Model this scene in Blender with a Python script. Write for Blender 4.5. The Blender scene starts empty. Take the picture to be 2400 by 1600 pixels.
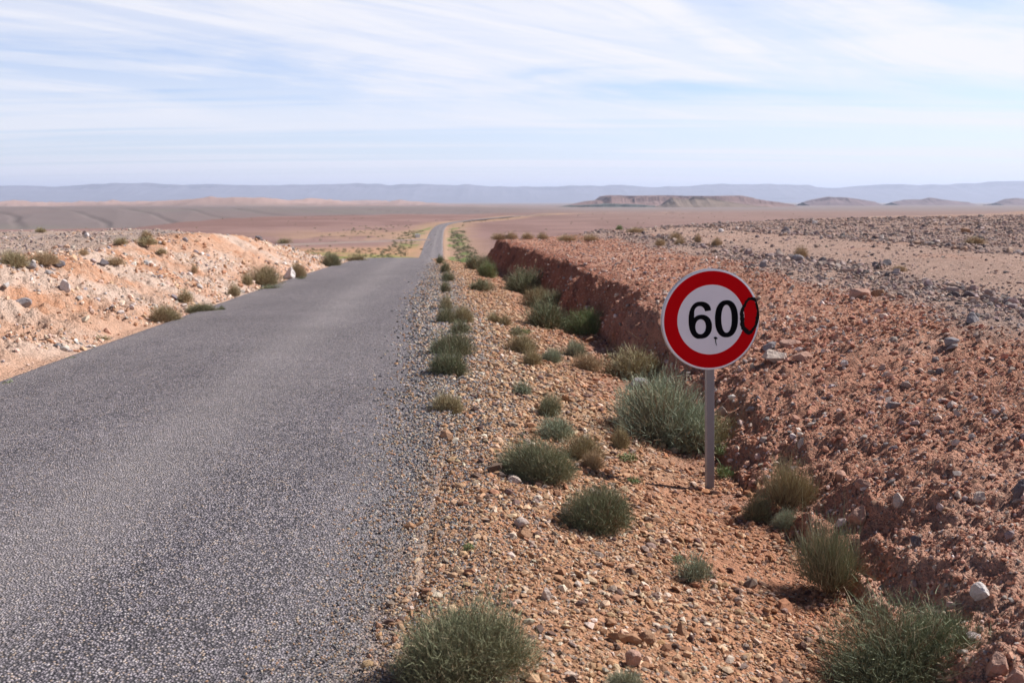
import bpy, math, random
import numpy as np
from mathutils import Vector, Matrix, Euler
R = math.radians
random.seed(7); RNG = np.random.default_rng(7)
S = bpy.context.scene
COL = S.collection

# ------------------------------------------------------------------ camera, sky, sun, exposure
CAMZ = 1.6                                  # eye height above the road; heights below are relative to the eye
FPX, CX, CY, PITCH = 2333.3, 1200.0, 800.0, R(8.24)
cd = bpy.data.cameras.new("camera"); cam = bpy.data.objects.new("camera", cd); COL.objects.link(cam)
cam.location = (0, 0, CAMZ); cam.rotation_euler = (R(90) - PITCH, 0, 0)
cd.lens = 35; cd.sensor_width = 36; cd.clip_start = 0.05; cd.clip_end = 200000
cd.dof.use_dof = True; cd.dof.focus_distance = 5.6; cd.dof.aperture_fstop = 4.0
S.camera = cam
SUN_EL, SUN_AZ = R(42), R(67)               # azimuth measured clockwise from +Y (the viewing direction)
sun_dir = Vector((math.sin(SUN_AZ) * math.cos(SUN_EL), math.cos(SUN_AZ) * math.cos(SUN_EL), math.sin(SUN_EL)))
sl = bpy.data.lights.new("sun", 'SUN'); sl.energy = 5.0; sl.angle = R(0.6); sl.color = (1, 0.968, 0.94)
so = bpy.data.objects.new("sun", sl); COL.objects.link(so)
so.rotation_euler = sun_dir.to_track_quat('Z', 'Y').to_euler()
S.view_settings.view_transform = 'Standard'; S.view_settings.look = 'None'
S.view_settings.exposure = 0.55; S.view_settings.gamma = 1
S.cycles.max_bounces = 6; S.cycles.diffuse_bounces = 3; S.cycles.volume_bounces = 1
S.cycles.use_denoising = True; S.cycles.denoiser = 'OPENIMAGEDENOISE'

w = bpy.data.worlds.new("World"); S.world = w; w.use_nodes = True
N, L = w.node_tree.nodes, w.node_tree.links
for n in list(N): N.remove(n)
def nd(N, t, **k):
    n = N.new(t)
    for a, v in k.items():
        if a.startswith('i_'): n.inputs[a[2:].replace('_', ' ')].default_value = v
        else: setattr(n, a, v)
    return n
def mth(N, L, op, a, b=None, c=None, clamp=False):
    n = N.new('ShaderNodeMath'); n.operation = op; n.use_clamp = clamp
    for i, v in enumerate((a, b, c)):
        if v is None: continue
        if hasattr(v, 'links'): L.new(v, n.inputs[i])
        else: n.inputs[i].default_value = v
    return n.outputs[0]
def mixc(N, L, f, a, b, mode='MIX'):
    n = N.new('ShaderNodeMix'); n.data_type = 'RGBA'; n.blend_type = mode
    for i, v in ((0, f), (6, a), (7, b)):
        if hasattr(v, 'links'): L.new(v, n.inputs[i])
        else: n.inputs[i].default_value = v if i == 0 else (tuple(v) + (1,))[:4]
    return n.outputs[2]
def ramp(N, L, f, pts):
    n = N.new('ShaderNodeValToRGB'); L.new(f, n.inputs[0])
    e = n.color_ramp.elements
    while len(e) < len(pts): e.new(0.5)
    for k, (p, c) in enumerate(pts):
        e[k].position = p; e[k].color = (c if len(c) == 4 else tuple(c) + (1,)) if not isinstance(c, (int, float)) else (c, c, c, 1)
    return n.outputs[0]
SKY_TINT = (0.72, 0.79, 0.98)
sky = nd(N, 'ShaderNodeTexSky', sky_type='NISHITA', sun_disc=False, sun_elevation=SUN_EL, sun_rotation=SUN_AZ,
         altitude=900, air_density=1.0, dust_density=0.6, ozone_density=2.5)
tc = nd(N, 'ShaderNodeTexCoord'); sep = nd(N, 'ShaderNodeSeparateXYZ'); L.new(tc.outputs['Generated'], sep.inputs[0])
zz = mth(N, L, 'MAXIMUM', sep.outputs[2], 0.0); den = mth(N, L, 'ADD', zz, 0.045)
px_ = mth(N, L, 'DIVIDE', sep.outputs[0], den); py_ = mth(N, L, 'DIVIDE', sep.outputs[1], den)
def cloud(scale, sx, sy, rot, detail, dist, lo, hi, off, rough=0.58):
    cb = nd(N, 'ShaderNodeCombineXYZ'); L.new(px_, cb.inputs[0]); L.new(py_, cb.inputs[1]); cb.inputs[2].default_value = off
    mp = nd(N, 'ShaderNodeMapping'); mp.inputs['Rotation'].default_value = (0, 0, rot); L.new(cb.outputs[0], mp.inputs[0])
    mp2 = nd(N, 'ShaderNodeMapping'); mp2.inputs['Scale'].default_value = (sx, sy, 1); L.new(mp.outputs[0], mp2.inputs[0])
    no = nd(N, 'ShaderNodeTexNoise', i_Scale=scale, i_Detail=detail, i_Roughness=rough, i_Distortion=dist); L.new(mp2.outputs[0], no.inputs['Vector'])
    mr = nd(N, 'ShaderNodeMapRange', interpolation_type='SMOOTHSTEP'); mr.inputs[1].default_value = lo; mr.inputs[2].default_value = hi
    L.new(no.outputs[0], mr.inputs[0]); return mr.outputs[0]
c1 = cloud(0.34, 0.46, 1.0, R(-38), 8, 1.5, 0.36, 0.60, 2.6, .58)       # broad diagonal veils
c2 = cloud(0.80, 0.12, 1.0, R(2), 8, 0.6, 0.38, 0.54, 4.4, .55)      # long level bands low in the sky
c3 = cloud(1.3, 0.20, 1.0, R(-48), 8, 1.8, 0.34, 0.66, 5.1, 0.62)        # fine wisps inside them
low = nd(N, 'ShaderNodeMapRange', interpolation_type='SMOOTHSTEP'); L.new(sep.outputs[2], low.inputs[0])
for i_, v_ in ((1, .045), (2, .13), (3, 0.0), (4, 1.0)): low.inputs[i_].default_value = v_
c1 = mth(N, L, 'MULTIPLY', c1, mth(N, L, 'MULTIPLY_ADD', c3, 0.38, 0.66))
hib = mth(N, L, 'MAXIMUM', c1, mth(N, L, 'MULTIPLY', c2, 0.35)); lob = mth(N, L, 'MAXIMUM', mth(N, L, 'MULTIPLY_ADD', c2, 0.56, 0.40), mth(N, L, 'MULTIPLY', c1, .5))
mx = nd(N, 'ShaderNodeMix', data_type='FLOAT'); L.new(low.outputs[0], mx.inputs[0]); L.new(lob, mx.inputs[2]); L.new(hib, mx.inputs[3])
east = mth(N, L, 'MULTIPLY_ADD', sep.outputs[0], 0.26, 0.02)      # the veil is thicker towards the sun
cm = mth(N, L, 'ADD', mth(N, L, 'MULTIPLY_ADD', mx.outputs[0], 0.86, 0.06), mth(N, L, 'MAXIMUM', east, 0.0), clamp=True)
thin = nd(N, 'ShaderNodeMapRange', interpolation_type='SMOOTHSTEP'); L.new(sep.outputs[2], thin.inputs[0])    # cirrus cut back overhead, out of view, to weaken the fill light
for i_, v_ in ((1, .20), (2, .38), (3, 1.0), (4, .08)): thin.inputs[i_].default_value = v_
cm = mth(N, L, 'MULTIPLY', cm, thin.outputs[0])
SKY_K = 0.11
tint = mixc(N, L, 1.0, sky.outputs[0], SKY_TINT, 'MULTIPLY')
lum = 6.0
skyc = mixc(N, L, cm, tint, (lum * 1.0, lum * 0.995, lum * 1.045))
deep = nd(N, 'ShaderNodeMapRange', interpolation_type='SMOOTHSTEP'); L.new(sep.outputs[2], deep.inputs[0])    # unseen sky overhead dimmed to deepen the shadows on the ground
for i_, v_ in ((1, .20), (2, .50), (3, 1.0), (4, .26)): deep.inputs[i_].default_value = v_
dv = nd(N, 'ShaderNodeVectorMath', operation='SCALE'); L.new(skyc, dv.inputs[0]); L.new(deep.outputs[0], dv.inputs['Scale']); skyc = dv.outputs[0]
bg = nd(N, 'ShaderNodeBackground'); bg.inputs[1].default_value = SKY_K; L.new(skyc, bg.inputs[0])
wo = nd(N, 'ShaderNodeOutputWorld'); L.new(bg.outputs[0], wo.inputs[0])

# ------------------------------------------------------------------ numpy noise
def _hash(ix, iy, seed):
    h = (ix.astype(np.int64) * 374761393 + iy.astype(np.int64) * 668265263 + seed * 1442695041) & 0xffffffff
    h = ((h ^ (h >> 13)) * 1274126177) & 0xffffffff
    return ((h ^ (h >> 16)) & 0xffffff) / float(0xffffff)
def vnoise(x, y, seed=0):
    ix, iy = np.floor(x), np.floor(y); fx, fy = x - ix, y - iy
    fx = fx * fx * fx * (fx * (fx * 6 - 15) + 10); fy = fy * fy * fy * (fy * (fy * 6 - 15) + 10)
    a, b = _hash(ix, iy, seed), _hash(ix + 1, iy, seed); c, d = _hash(ix, iy + 1, seed), _hash(ix + 1, iy + 1, seed)
    return (a + (b - a) * fx) * (1 - fy) + (c + (d - c) * fx) * fy
def fbm(x, y, octv=4, seed=0, gain=0.5):
    s = np.zeros(np.broadcast(x, y).shape); a = 1.0; t = 0.0
    cx, sy = math.cos(0.6), math.sin(0.6)
    for k in range(octv):
        s += a * (vnoise(x, y, seed + k * 17) - 0.5) * 2; t += a
        x, y = (x * cx - y * sy) * 2.03 + 5.3, (x * sy + y * cx) * 2.03 - 2.7; a *= gain
    return s / t
def ridged(x, y, octv=4, seed=0):
    s = 0; a = 1.0; t = 0
    for k in range(octv):
        s = s + a * (1 - np.abs(vnoise(x, y, seed + k * 31) * 2 - 1) * 1.0); t += a; x = x * 2.1 + 3.1; y = y * 2.1 + 1.7; a *= 0.5
    return s / t
def sm(e0, e1, x): t = np.clip((x - e0) / (e1 - e0), 0, 1); return t * t * (3 - 2 * t)
def lerp(a, b, t): return a + (b - a) * t

# ------------------------------------------------------------------ the lie of the land (heights relative to the eye)
from numpy import interp
def smooth_table(ys, vs, n=3):
    ys = np.array(ys, float); vs = np.array(vs, float)
    def f(Y):
        # Catmull-like monotone cubic hermite
        Y = np.clip(Y, ys[0], ys[-1]); k = np.clip(np.searchsorted(ys, Y) - 1, 0, len(ys) - 2)
        d = np.diff(vs) / np.diff(ys); m = np.empty_like(vs); m[1:-1] = (d[1:] + d[:-1]) / 2; m[0] = d[0]; m[-1] = d[-1]
        for i in range(1, len(vs) - 1):
            if d[i - 1] * d[i] <= 0: m[i] = 0
            else:
                m[i] = np.sign(m[i]) * min(abs(m[i]), 3 * min(abs(d[i - 1]), abs(d[i])))
        h = ys[k + 1] - ys[k]; t = (Y - ys[k]) / h
        return ((2 * t**3 - 3 * t**2 + 1) * vs[k] + (t**3 - 2 * t**2 + t) * h * m[k] + (-2 * t**3 + 3 * t**2) * vs[k + 1] + (t**3 - t**2) * h * m[k + 1])
    return f
road_z = smooth_table([-30, 0, 9, 19, 28, 45, 63, 100, 140, 178, 350, 650, 1500, 3000, 8000, 20000, 60000],
                      [-1.4, -1.6, -1.66, -1.98, -2.25, -2.95, -3.83, -7.2, -10.3, -11.05, -11.0, -11.6, -21, -33, -62, -112, -260])
road_x = smooth_table([-30, -10, 0, 3, 6, 9, 14, 19, 28, 45, 63, 100, 140, 181, 250, 350, 400, 450, 520, 640, 780, 1200, 2500],
                      [-1.8, -2.2, -2.45, -2.5, -2.53, -2.62, -3.0, -3.45, -4.1, -5.6, -7.15, -9.9, -12.6, -14.8, -19.5, -25.6, -27.3, -24, -12, 14, 67, 300, 1100])
ditch_d = lambda Y: interp(Y, [0, 8, 15, 24, 37, 61], [2.0, 2.05, 2.35, 2.65, 2.8, 3.1])
ditch_z = smooth_table([-20, 5, 8, 12, 15, 24, 37, 61], [-2.0, -2.0, -2.02, -2.1, -2.25, -2.62, -3.05, -4.1])
brink_z = smooth_table([-20, 5, 8, 12, 15, 24, 37, 60], [-1.74, -1.75, -1.72, -1.58, -1.48, -1.62, -1.95, -2.5])
HW = 2.1
# right plateau: thin-plate fit through surveyed points
PP = np.array([(4.4, 4, -1.05), (4.4, 8, -1.08), (4.4, 13, -1.2), (4.6, 21, -1.35), (4.9, 38, -1.6), (5, 60, -2.1), (0, 60, -2.4), (8, 8, -1.05), (8, 20, -1.22),
               (8, 35, -1.42), (8, 55, -1.8), (20, 10, -1.0), (20, 20, -1.08), (20, 40, -1.25), (50, 100, -1.6), (30, 70, -1.42), (60, 40, -1.0), (12, 75, -2.0)])
def _tps(r2): return np.where(r2 > 0, r2 * np.log(np.maximum(r2, 1e-9)), 0)
_d = PP[:, None, :2] - PP[None, :, :2]; _K = _tps((_d ** 2).sum(-1)) + np.eye(len(PP)) * 30
_P = np.c_[np.ones(len(PP)), PP[:, :2]]; _A = np.block([[_K, _P], [_P.T, np.zeros((3, 3))]])
_W = np.linalg.solve(_A, np.r_[PP[:, 2], 0, 0, 0])
def plateau_r(X, Y):
    X = np.clip(X, -6, 80); Y = np.clip(Y, -5, 120); out = _W[-3] + _W[-2] * X + _W[-1] * Y
    for k in range(len(PP)): out = out + _W[k] * _tps((X - PP[k, 0]) ** 2 + (Y - PP[k, 1]) ** 2)
    return out
left_z = smooth_table([-20, 10, 14, 20, 30, 36, 45, 60, 80], [-0.9, -0.92, -0.98, -1.02, -1.12, -1.5, -2.35, -3.9, -6.0])

def height(X, Y, detail=True, far=True):
    """returns relative height and a dict of zone masks"""
    X = np.asarray(X, float); Y = np.asarray(Y, float)
    xc = road_x(Y); zr = road_z(Y); u = X - xc; r = u - HW; l = -u - HW
    wob = 0.22 * fbm(X * 0.9, Y * 0.9, 3, 5)                       # wavering of banks and edges
    # ---- right side
    D = ditch_d(Y) + wob * 0.8; zd = ditch_z(Y); zb = brink_z(Y)
    verge = 0.25; t = np.clip((r - verge) / np.maximum(D - 0.25 - verge, .1), 0, 1)
    zsh = lerp(zr - 0.015, zd, t ** 1.15)
    face_w = 0.12 + 0.42 * (zb - zd) + 0.10 * sm(14, 7, Y)
    rq = r - D - 0.12
    wob2 = 0.12 * fbm(X * 3.1, Y * 3.1, 3, 9) + interp(Y, [9, 24], [.05, .38]) * fbm(X * .9, Y * .75, 4, 19, .6)
    tf = np.clip((rq + wob2) / face_w, 0, 1)
    zface = lerp(zd, zb, tf ** 0.8)
    zp = plateau_r(X, Y)
    xb = 4.5 + 0.5 * fbm(X * 0, Y * 0.35, 3, 3) + interp(Y, [30, 60], [0, -0.8])
    x_br = xc + HW + D + 0.12 + face_w
    tg = np.clip((X - x_br) / np.maximum(xb - x_br, 0.6), 0, 1)
    zslope = lerp(zb, zp, tg ** 0.85)
    zright = np.where(r < D - 0.25, zsh, np.where(rq < 0, zd, np.where(tf < 1, zface, zslope)))
    # plateau end
    ye = interp(X, [-5, 0, 10, 50, 150, 600], [60, 63, 66, 104, 230, 700]) + 3 * fbm(X * .12, Y * 0, 2, 8)
    nat = road_z(Y)
    endR = sm(0, 1, (Y - ye) / (14 + 0.35 * ye))
    endR_bank = sm(57, 66, Y + 2.5 * fbm(X * .8, Y * .5, 2, 81))
    eR = np.where((X < 3), endR_bank, np.maximum(endR, endR_bank * sm(6, 3, X)))
    # ---- left side
    lv = 0.18 + wob * 0.5
    zl = left_z(Y) + 0.0 * X
    runl = 2.3 + 0.5 * fbm(X * .25, Y * .25, 2, 12)
    tl = np.clip((l - lv) / runl, 0, 1)
    gul = ridged(Y * 0.9 + X * 0.2, X * 0.25, 3, 21)
    prof = lerp(tl ** 0.9, sm(0.12, 0.55, tl) * 0.85 + tl * 0.15, sm(0.35, 0.7, vnoise(Y * 0.16, X * .1, 44)))
    zfarL = interp(-X, [0, 8, 14, 30, 60], [0, 0, -0.06, -0.12, 0.3])
    zl_far = interp(Y, [0, 15, 40, 48, 70, 150], [-0.95, -0.98, -1.28, -1.75, -4.2, -11.0]) + zfarL
    zlt = lerp(zl, zl_far, sm(2.5, 7.5, l))
    zl_nat = np.where(Y > 150, nat, zlt)
    zleft = lerp(zr - 0.015, zl_nat, prof)
    eL = sm(58, 95, Y)
    zleft = lerp(zleft, nat, np.where(l > 4, sm(60, 150, Y), eL))
    zright = lerp(zright, nat - 0.35 * sm(0.3, 1.5, r) * sm(4.5, 2.5, r), eR)
    onroad = sm(0.16, -0.02, np.abs(u) - HW + 0.13 * fbm(X * 5, Y * 5, 3, 77) + 0.05)
    z = np.where(u > 0, zright, zleft)
    M = dict(u=u, r=r, l=l, tf=np.where(u > 0, tf, 0), tg=np.where(u > 0, tg, 0), tl=tl, eR=eR, eL=eL, D=D, gul=gul)
    # ---- far plain: valley and grey slope on the left, badlands behind
    if far:
        a = X / np.maximum(Y, 1.0)
        yedge = interp(a, [-.7, -.379, -.252, -.129, .04], [330, 372, 575, 640, 720]) + 14 * fbm(a * 12, a * 0, 3, 91)
        dep = interp(a, [-.5, -.3, 0, .06], [16, 15, 5, 0])
        zgrey = interp(Y, [800, 900, 1400, 2000, 3000], [-28, -26, -15.2, -19, -33]) + interp(a, [-.5, .1], [0, -1.5])
        zval = -11.3 - dep * sm(0, 1, (Y - yedge) / 150)
        gl = sm(0.1, -0.05, a)
        gg = ridged((X + 0.35 * Y) / 190.0, Y / 900.0, 3, 61)
        hill = lerp(zval, zgrey + gl * (gg - 0.6) * 6 * sm(820, 1000, Y) * sm(1500, 1250, Y), sm(780, 950, Y))
        zfl = np.where(Y < 3000, hill, nat)
        m = gl * sm(300, 360, Y) * sm(3000, 2600, Y)
        z = np.where(Y > 300, lerp(z, zfl, m), z)
        bad = sm(2300, 3000, Y) * sm(8000, 5500, Y) * sm(-0.02, -0.12, a) + 0.35 * sm(2300, 3000, Y) * sm(8000, 5500, Y) * sm(.12, -.02, a)
        rb = ridged(X / 420.0, Y / 800.0, 5, 71)
        hb = np.clip(rb - 0.42, 0, 1) * 1.7
        z = z + bad * hb * (27 + 12 * fbm(X / 1500, Y / 1500, 2, 14))
        z = z + sm(250, 500, Y) * 1.0 * fbm(X / 60, Y / 60, 3, 33)
        gt = (X + .55 * Y) / 88.0 + .45 * fbm(X / 260, Y / 700, 3, 62); gq = 1 - np.abs((gt % 1.0) - .5) * 2 * (.8 + .6 * _hash(np.floor(gt), np.floor(gt) * 0, 63)); z = z - 1.3 * sm(.80, .98, gq) * m * sm(820, 950, Y) * sm(1700, 1350, Y)
        M['gq'] = gq
        M['grey'] = m * sm(600, 850, Y) ; M['red'] = sm(0, 60, yedge - Y + 40 * fbm(X / 80, Y / 80, 2, 6)) * sm(90, 200, Y) ; M['bad'] = bad * np.clip(hb * 2, 0, 1); M['a'] = a; M['yedge'] = yedge
    if detail:
        near = sm(150, 30, Y)
        rough = np.where(u > 0, 0.012 + 0.040 * sm(0.0, 0.3, tf) * (1 + .6 * sm(.4, .0, tg)) * (1 - 0.6 * sm(.8, 1.0, tg)), 0.012 + 0.10 * sm(0.03, 0.2, tl) * (1 - 0.55 * sm(.9, 1, tl)))
        n1 = fbm(X * 1.6, Y * 1.6, 4, 101, 0.62); n2 = fbm(X * 8, Y * 8, 5, 111, 0.68)
        n3 = ridged(X * 4.2, Y * 4.2, 3, 131) - .5
        z = z + near * rough * (n1 * 1.0 + n2 * 0.8 + n3 * 0.85)
        z = z + near * 0.10 * fbm(X * .35, Y * .35, 3, 141) * np.where(u > 0, sm(.5, 1.1, tg), sm(.6, 1, tl))
        # clods on the red bank and gullies on the left cut
        z = z - near * np.where(u > 0, 0, 0.16 * gul * sm(0.1, .4, tl) * sm(1, .6, tl))
        # pits and overhang shadow pockets on the right scarp
        z = z - near * np.where(u > 0, 0.16 * np.clip(ridged(X * .9, Y * 1.7, 3, 151) - .5, 0, 1) * sm(0.2, .5, tf) * sm(.45, 0, tg) + .05 * np.clip(ridged(X * 1.6, Y * .45, 3, 161) - .55, 0, 1) * sm(.1, .3, tg) * sm(1, .8, tg), 0)
    under = 0.03 + 0.0004 * np.maximum(Y, 0)
    z = lerp(z, zr - under, onroad) 
    z = np.minimum(z, np.where(np.abs(u) < HW + 0.05, zr + 0.012 * (np.abs(u) > HW - .25), 1e9))
    return z, M

def at(px, py, kx=1.0):
    """the point of the land seen at a pixel of the 2400 x 1600 photograph"""
    dx, dy = (px - CX) / FPX, (CY - py) / FPX
    d = np.array([dx, math.cos(PITCH) + dy * math.sin(PITCH), -math.sin(PITCH) + dy * math.cos(PITCH)])
    t = np.exp(np.linspace(math.log(2.0), math.log(4000), 9000))
    X, Y, Z = d[0] * t, d[1] * t, d[2] * t
    h, _ = height(X, Y)
    k = np.argmax(Z < h)
    if not (Z < h).any(): k = len(t) - 1
    return Vector((X[k], Y[k], h[k] + CAMZ)), t[k]
def hz(x, y): return float(height(np.array([x]), np.array([y]))[0][0]) + CAMZ

# ------------------------------------------------------------------ mesh helpers
def new_mesh(name, V, F=None, faces_n=None, loops=None):
    me = bpy.data.meshes.new(name); V = np.asarray(V, np.float32)
    if F is not None:
        F = np.asarray(F, np.int32); n, k = F.shape; me.vertices.add(len(V)); me.vertices.foreach_set('co', V.ravel())
        me.loops.add(n * k); me.loops.foreach_set('vertex_index', F.ravel())
        me.polygons.add(n); me.polygons.foreach_set('loop_start', np.arange(0, n * k, k, dtype=np.int32))
        me.polygons.foreach_set('use_smooth', np.zeros(n, bool)); me.update(calc_edges=True); me.validate()
    return me
def set_col(me, C, name='col'):
    a = me.attributes.new(name, 'FLOAT_COLOR', 'POINT'); C = np.asarray(C, np.float32)
    if C.shape[1] == 3: C = np.c_[C, np.ones(len(C), np.float32)]
    a.data.foreach_set('color', C.ravel())
def set_f(me, v, name):
    a = me.attributes.new(name, 'FLOAT', 'POINT'); a.data.foreach_set('value', np.asarray(v, np.float32))
def add_obj(name, me, mat=None, parent=None, smooth=False, **props):
    o = bpy.data.objects.new(name, me); COL.objects.link(o)
    if mat: me.materials.append(mat)
    if smooth: me.polygons.foreach_set('use_smooth', np.ones(len(me.polygons), bool))
    if parent: o.parent = parent
    for k, v in props.items(): o[k] = v
    return o
def grid_faces(nr, nc):
    i = np.arange(nr - 1)[:, None] * nc + np.arange(nc - 1)[None]; i = i.ravel()
    return np.stack([i, i + 1, i + nc + 1, i + nc], 1)
def empty(name, loc, rz=0, **props):
    o = bpy.data.objects.new(name, None); COL.objects.link(o); o.location = loc; o.rotation_euler = (0, 0, rz)
    o.empty_display_size = 0.1
    for k, v in props.items(): o[k] = v
    return o

# ------------------------------------------------------------------ materials
def mat(name, build, rough=0.9, spec=0.3):
    m = bpy.data.materials.new(name); m.use_nodes = True; n, l = m.node_tree.nodes, m.node_tree.links
    b = n['Principled BSDF']; b.inputs['Roughness'].default_value = rough; b.inputs['Specular IOR Level'].default_value = spec
    build(n, l, b); return m
def attr(n, name='col'): a = n.new('ShaderNodeAttribute'); a.attribute_name = name; return a
def wpos(n): return n.new('ShaderNodeNewGeometry').outputs['Position']
def noise(n, l, vec, scale, detail=5, rough=.6, dist=0):
    x = nd(n, 'ShaderNodeTexNoise', i_Scale=scale, i_Detail=detail, i_Roughness=rough, i_Distortion=dist); l.new(vec, x.inputs['Vector']); return x.outputs[0]
def voro(n, l, vec, scale, feature='F1'):
    x = nd(n, 'ShaderNodeTexVoronoi', feature=feature, i_Scale=scale); l.new(vec, x.inputs['Vector']); return x
def bump(n, l, h, dist, strength=1, nrm=None):
    x = n.new('ShaderNodeBump'); x.inputs['Strength'].default_value = strength; x.inputs['Distance'].default_value = dist
    l.new(h, x.inputs['Height'])
    if nrm is not None: l.new(nrm, x.inputs['Normal'])
    return x.outputs[0]
def m_ground(n, l, b):
    p = wpos(n); c = attr(n).outputs['Color']
    n1 = noise(n, l, p, 1.3, 6, .65); n2 = noise(n, l, p, 14, 6, .7); n3 = noise(n, l, p, 90, 4, .6)
    f = mth(n, l, 'MULTIPLY_ADD', n1, 0.5, 0.75); f = mth(n, l, 'MULTIPLY', f, mth(n, l, 'MULTIPLY_ADD', n2, 0.9, 0.55))
    f = mth(n, l, 'MULTIPLY', f, mth(n, l, 'MULTIPLY_ADD', n3, 0.5, 0.75))
    cc = nd(n, 'ShaderNodeVectorMath', operation='SCALE'); l.new(c, cc.inputs[0]); l.new(f, cc.inputs['Scale'])
    v = voro(n, l, p, 34); v2 = voro(n, l, p, 85)
    # small pebbles: each cell its own tone
    pr = nd(n, 'ShaderNodeSeparateColor'); l.new(v.outputs['Color'], pr.inputs[0])
    msk = mth(n, l, 'GREATER_THAN', pr.outputs[1], 0.62)
    d = mth(n, l, 'LESS_THAN', v.outputs['Distance'], 0.42); msk = mth(n, l, 'MULTIPLY', msk, d)
    peb = ramp(n, l, pr.outputs[0], [(0, (.10, .07, .06)), (.35, (.30, .17, .11)), (.7, (.42, .30, .22)), (1, (.5, .45, .40))])
    a2 = attr(n, 'peb').outputs['Fac']; msk = mth(n, l, 'MULTIPLY', msk, mth(n, l, 'MULTIPLY', a2, .75))
    out = mixc(n, l, msk, cc.outputs[0], peb)
    l.new(out, b.inputs['Base Color'])
    h = mth(n, l, 'MULTIPLY_ADD', v.outputs['Distance'], -0.5, n2); h = mth(n, l, 'MULTIPLY_ADD', v2.outputs['Distance'], -0.25, h)
    h = mth(n, l, 'MULTIPLY_ADD', n3, 0.35, h)
    l.new(bump(n, l, h, 0.05, 0.9), b.inputs['Normal'])
def m_road(n, l, b):
    p = wpos(n); u = attr(n, 'u').outputs['Fac']
    v = voro(n, l, p, 96); pr = nd(n, 'ShaderNodeSeparateColor'); l.new(v.outputs['Color'], pr.inputs[0])
    v2 = voro(n, l, p, 55); pr2 = nd(n, 'ShaderNodeSeparateColor'); l.new(v2.outputs['Color'], pr2.inputs[0])
    chip = ramp(n, l, pr.outputs[0], [(0, (.062, .054, .064)), (.25, (.158, .138, .152)), (.6, (.305, .264, .285)), (.85, (.42, .375, .38)), (.93, (.44, .31, .22)), (1, (.56, .51, .49))])
    big = ramp(n, l, pr2.outputs[0], [(0, .75), (.5, 1.0), (1, 1.3)])
    chip = mixc(n, l, 1.0, chip, big, 'MULTIPLY')
    gap = mth(n, l, 'GREATER_THAN', v.outputs['Distance'], 0.50)
    n0 = noise(n, l, p, 3.0, 6, .65)
    chip = mixc(n, l, mth(n, l, 'MULTIPLY', gap, .85), chip, (.018, .018, .022))
    # worn wheel paths are dustier and smoother; the crown between them shows dark binder
    st = nd(n, 'ShaderNodeMapping'); st.inputs['Scale'].default_value = (1.5, .12, 1); l.new(p, st.inputs[0])
    nl = noise(n, l, st.outputs[0], 1.2, 5, .6)
    wear = attr(n, 'wear').outputs['Fac']
    wf = mth(n, l, 'MULTIPLY_ADD', nl, 1.0, mth(n, l, 'SUBTRACT', wear, 0.35)); wf = mth(n, l, 'MULTIPLY_ADD', n0, .4, mth(n, l, 'SUBTRACT', wf, .2), clamp=True)
    chip = mixc(n, l, mth(n, l, 'MULTIPLY', wf, 0.40), chip, (.36, .315, .30))
    dust = attr(n, 'dust').outputs['Fac']; nf = noise(n, l, p, 7, 7, .75)
    df = mth(n, l, 'SUBTRACT', mth(n, l, 'MULTIPLY_ADD', dust, 1.4, nf), 0.95, clamp=True)
    tint_ = ramp(n, l, pr.outputs[1], [(0, (.22, .12, .07)), (.5, (.40, .25, .16)), (1, (.48, .36, .26))])
    chip = mixc(n, l, df, chip, tint_)
    fs = mth(n, l, 'MULTIPLY_ADD', noise(n, l, p, .55, 3), .5, .75)
    sc = nd(n, 'ShaderNodeVectorMath', operation='SCALE'); l.new(chip, sc.inputs[0]); l.new(fs, sc.inputs['Scale'])
    l.new(sc.outputs[0], b.inputs['Base Color'])
    h = mth(n, l, 'MULTIPLY', v.outputs['Distance'], -1.0); h = mth(n, l, 'MULTIPLY_ADD', pr.outputs[2], .5, h)
    l.new(bump(n, l, h, 0.009, 1.0), b.inputs['Normal'])
def m_stone(n, l, b):
    p = n.new('ShaderNodeTexCoord').outputs['Object']; c = attr(n).outputs['Color']
    f = mth(n, l, 'MULTIPLY_ADD', noise(n, l, p, 60, 5, .7), .7, .65)
    s = nd(n, 'ShaderNodeVectorMath', operation='SCALE'); l.new(c, s.inputs[0]); l.new(f, s.inputs['Scale'])
    l.new(s.outputs[0], b.inputs['Base Color']); l.new(bump(n, l, noise(n, l, p, 140, 4, .7), .006, .7), b.inputs['Normal'])
def m_rock(c1, c2):
    def f(n, l, b):
        p = wpos(n); x = noise(n, l, p, 9, 8, .7, .6); y = noise(n, l, p, 60, 5, .7)
        c = mixc(n, l, ramp(n, l, x, [(.35, 0), (.65, 1)]), c1, c2)
        s = nd(n, 'ShaderNodeVectorMath', operation='SCALE'); l.new(c, s.inputs[0]); l.new(mth(n, l, 'MULTIPLY_ADD', y, .7, .65), s.inputs['Scale'])
        l.new(s.outputs[0], b.inputs['Base Color'])
        l.new(bump(n, l, mth(n, l, 'MULTIPLY_ADD', x, 2.0, y), .012, .9), b.inputs['Normal'])
    return f
def m_far(n, l, b):
    p = wpos(n); c = attr(n).outputs['Color']
    f = mth(n, l, 'MULTIPLY_ADD', noise(n, l, p, .012, 8, .7), .9, .55)
    s = nd(n, 'ShaderNodeVectorMath', operation='SCALE'); l.new(c, s.inputs[0]); l.new(f, s.inputs['Scale']); l.new(s.outputs[0], b.inputs['Base Color'])
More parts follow.
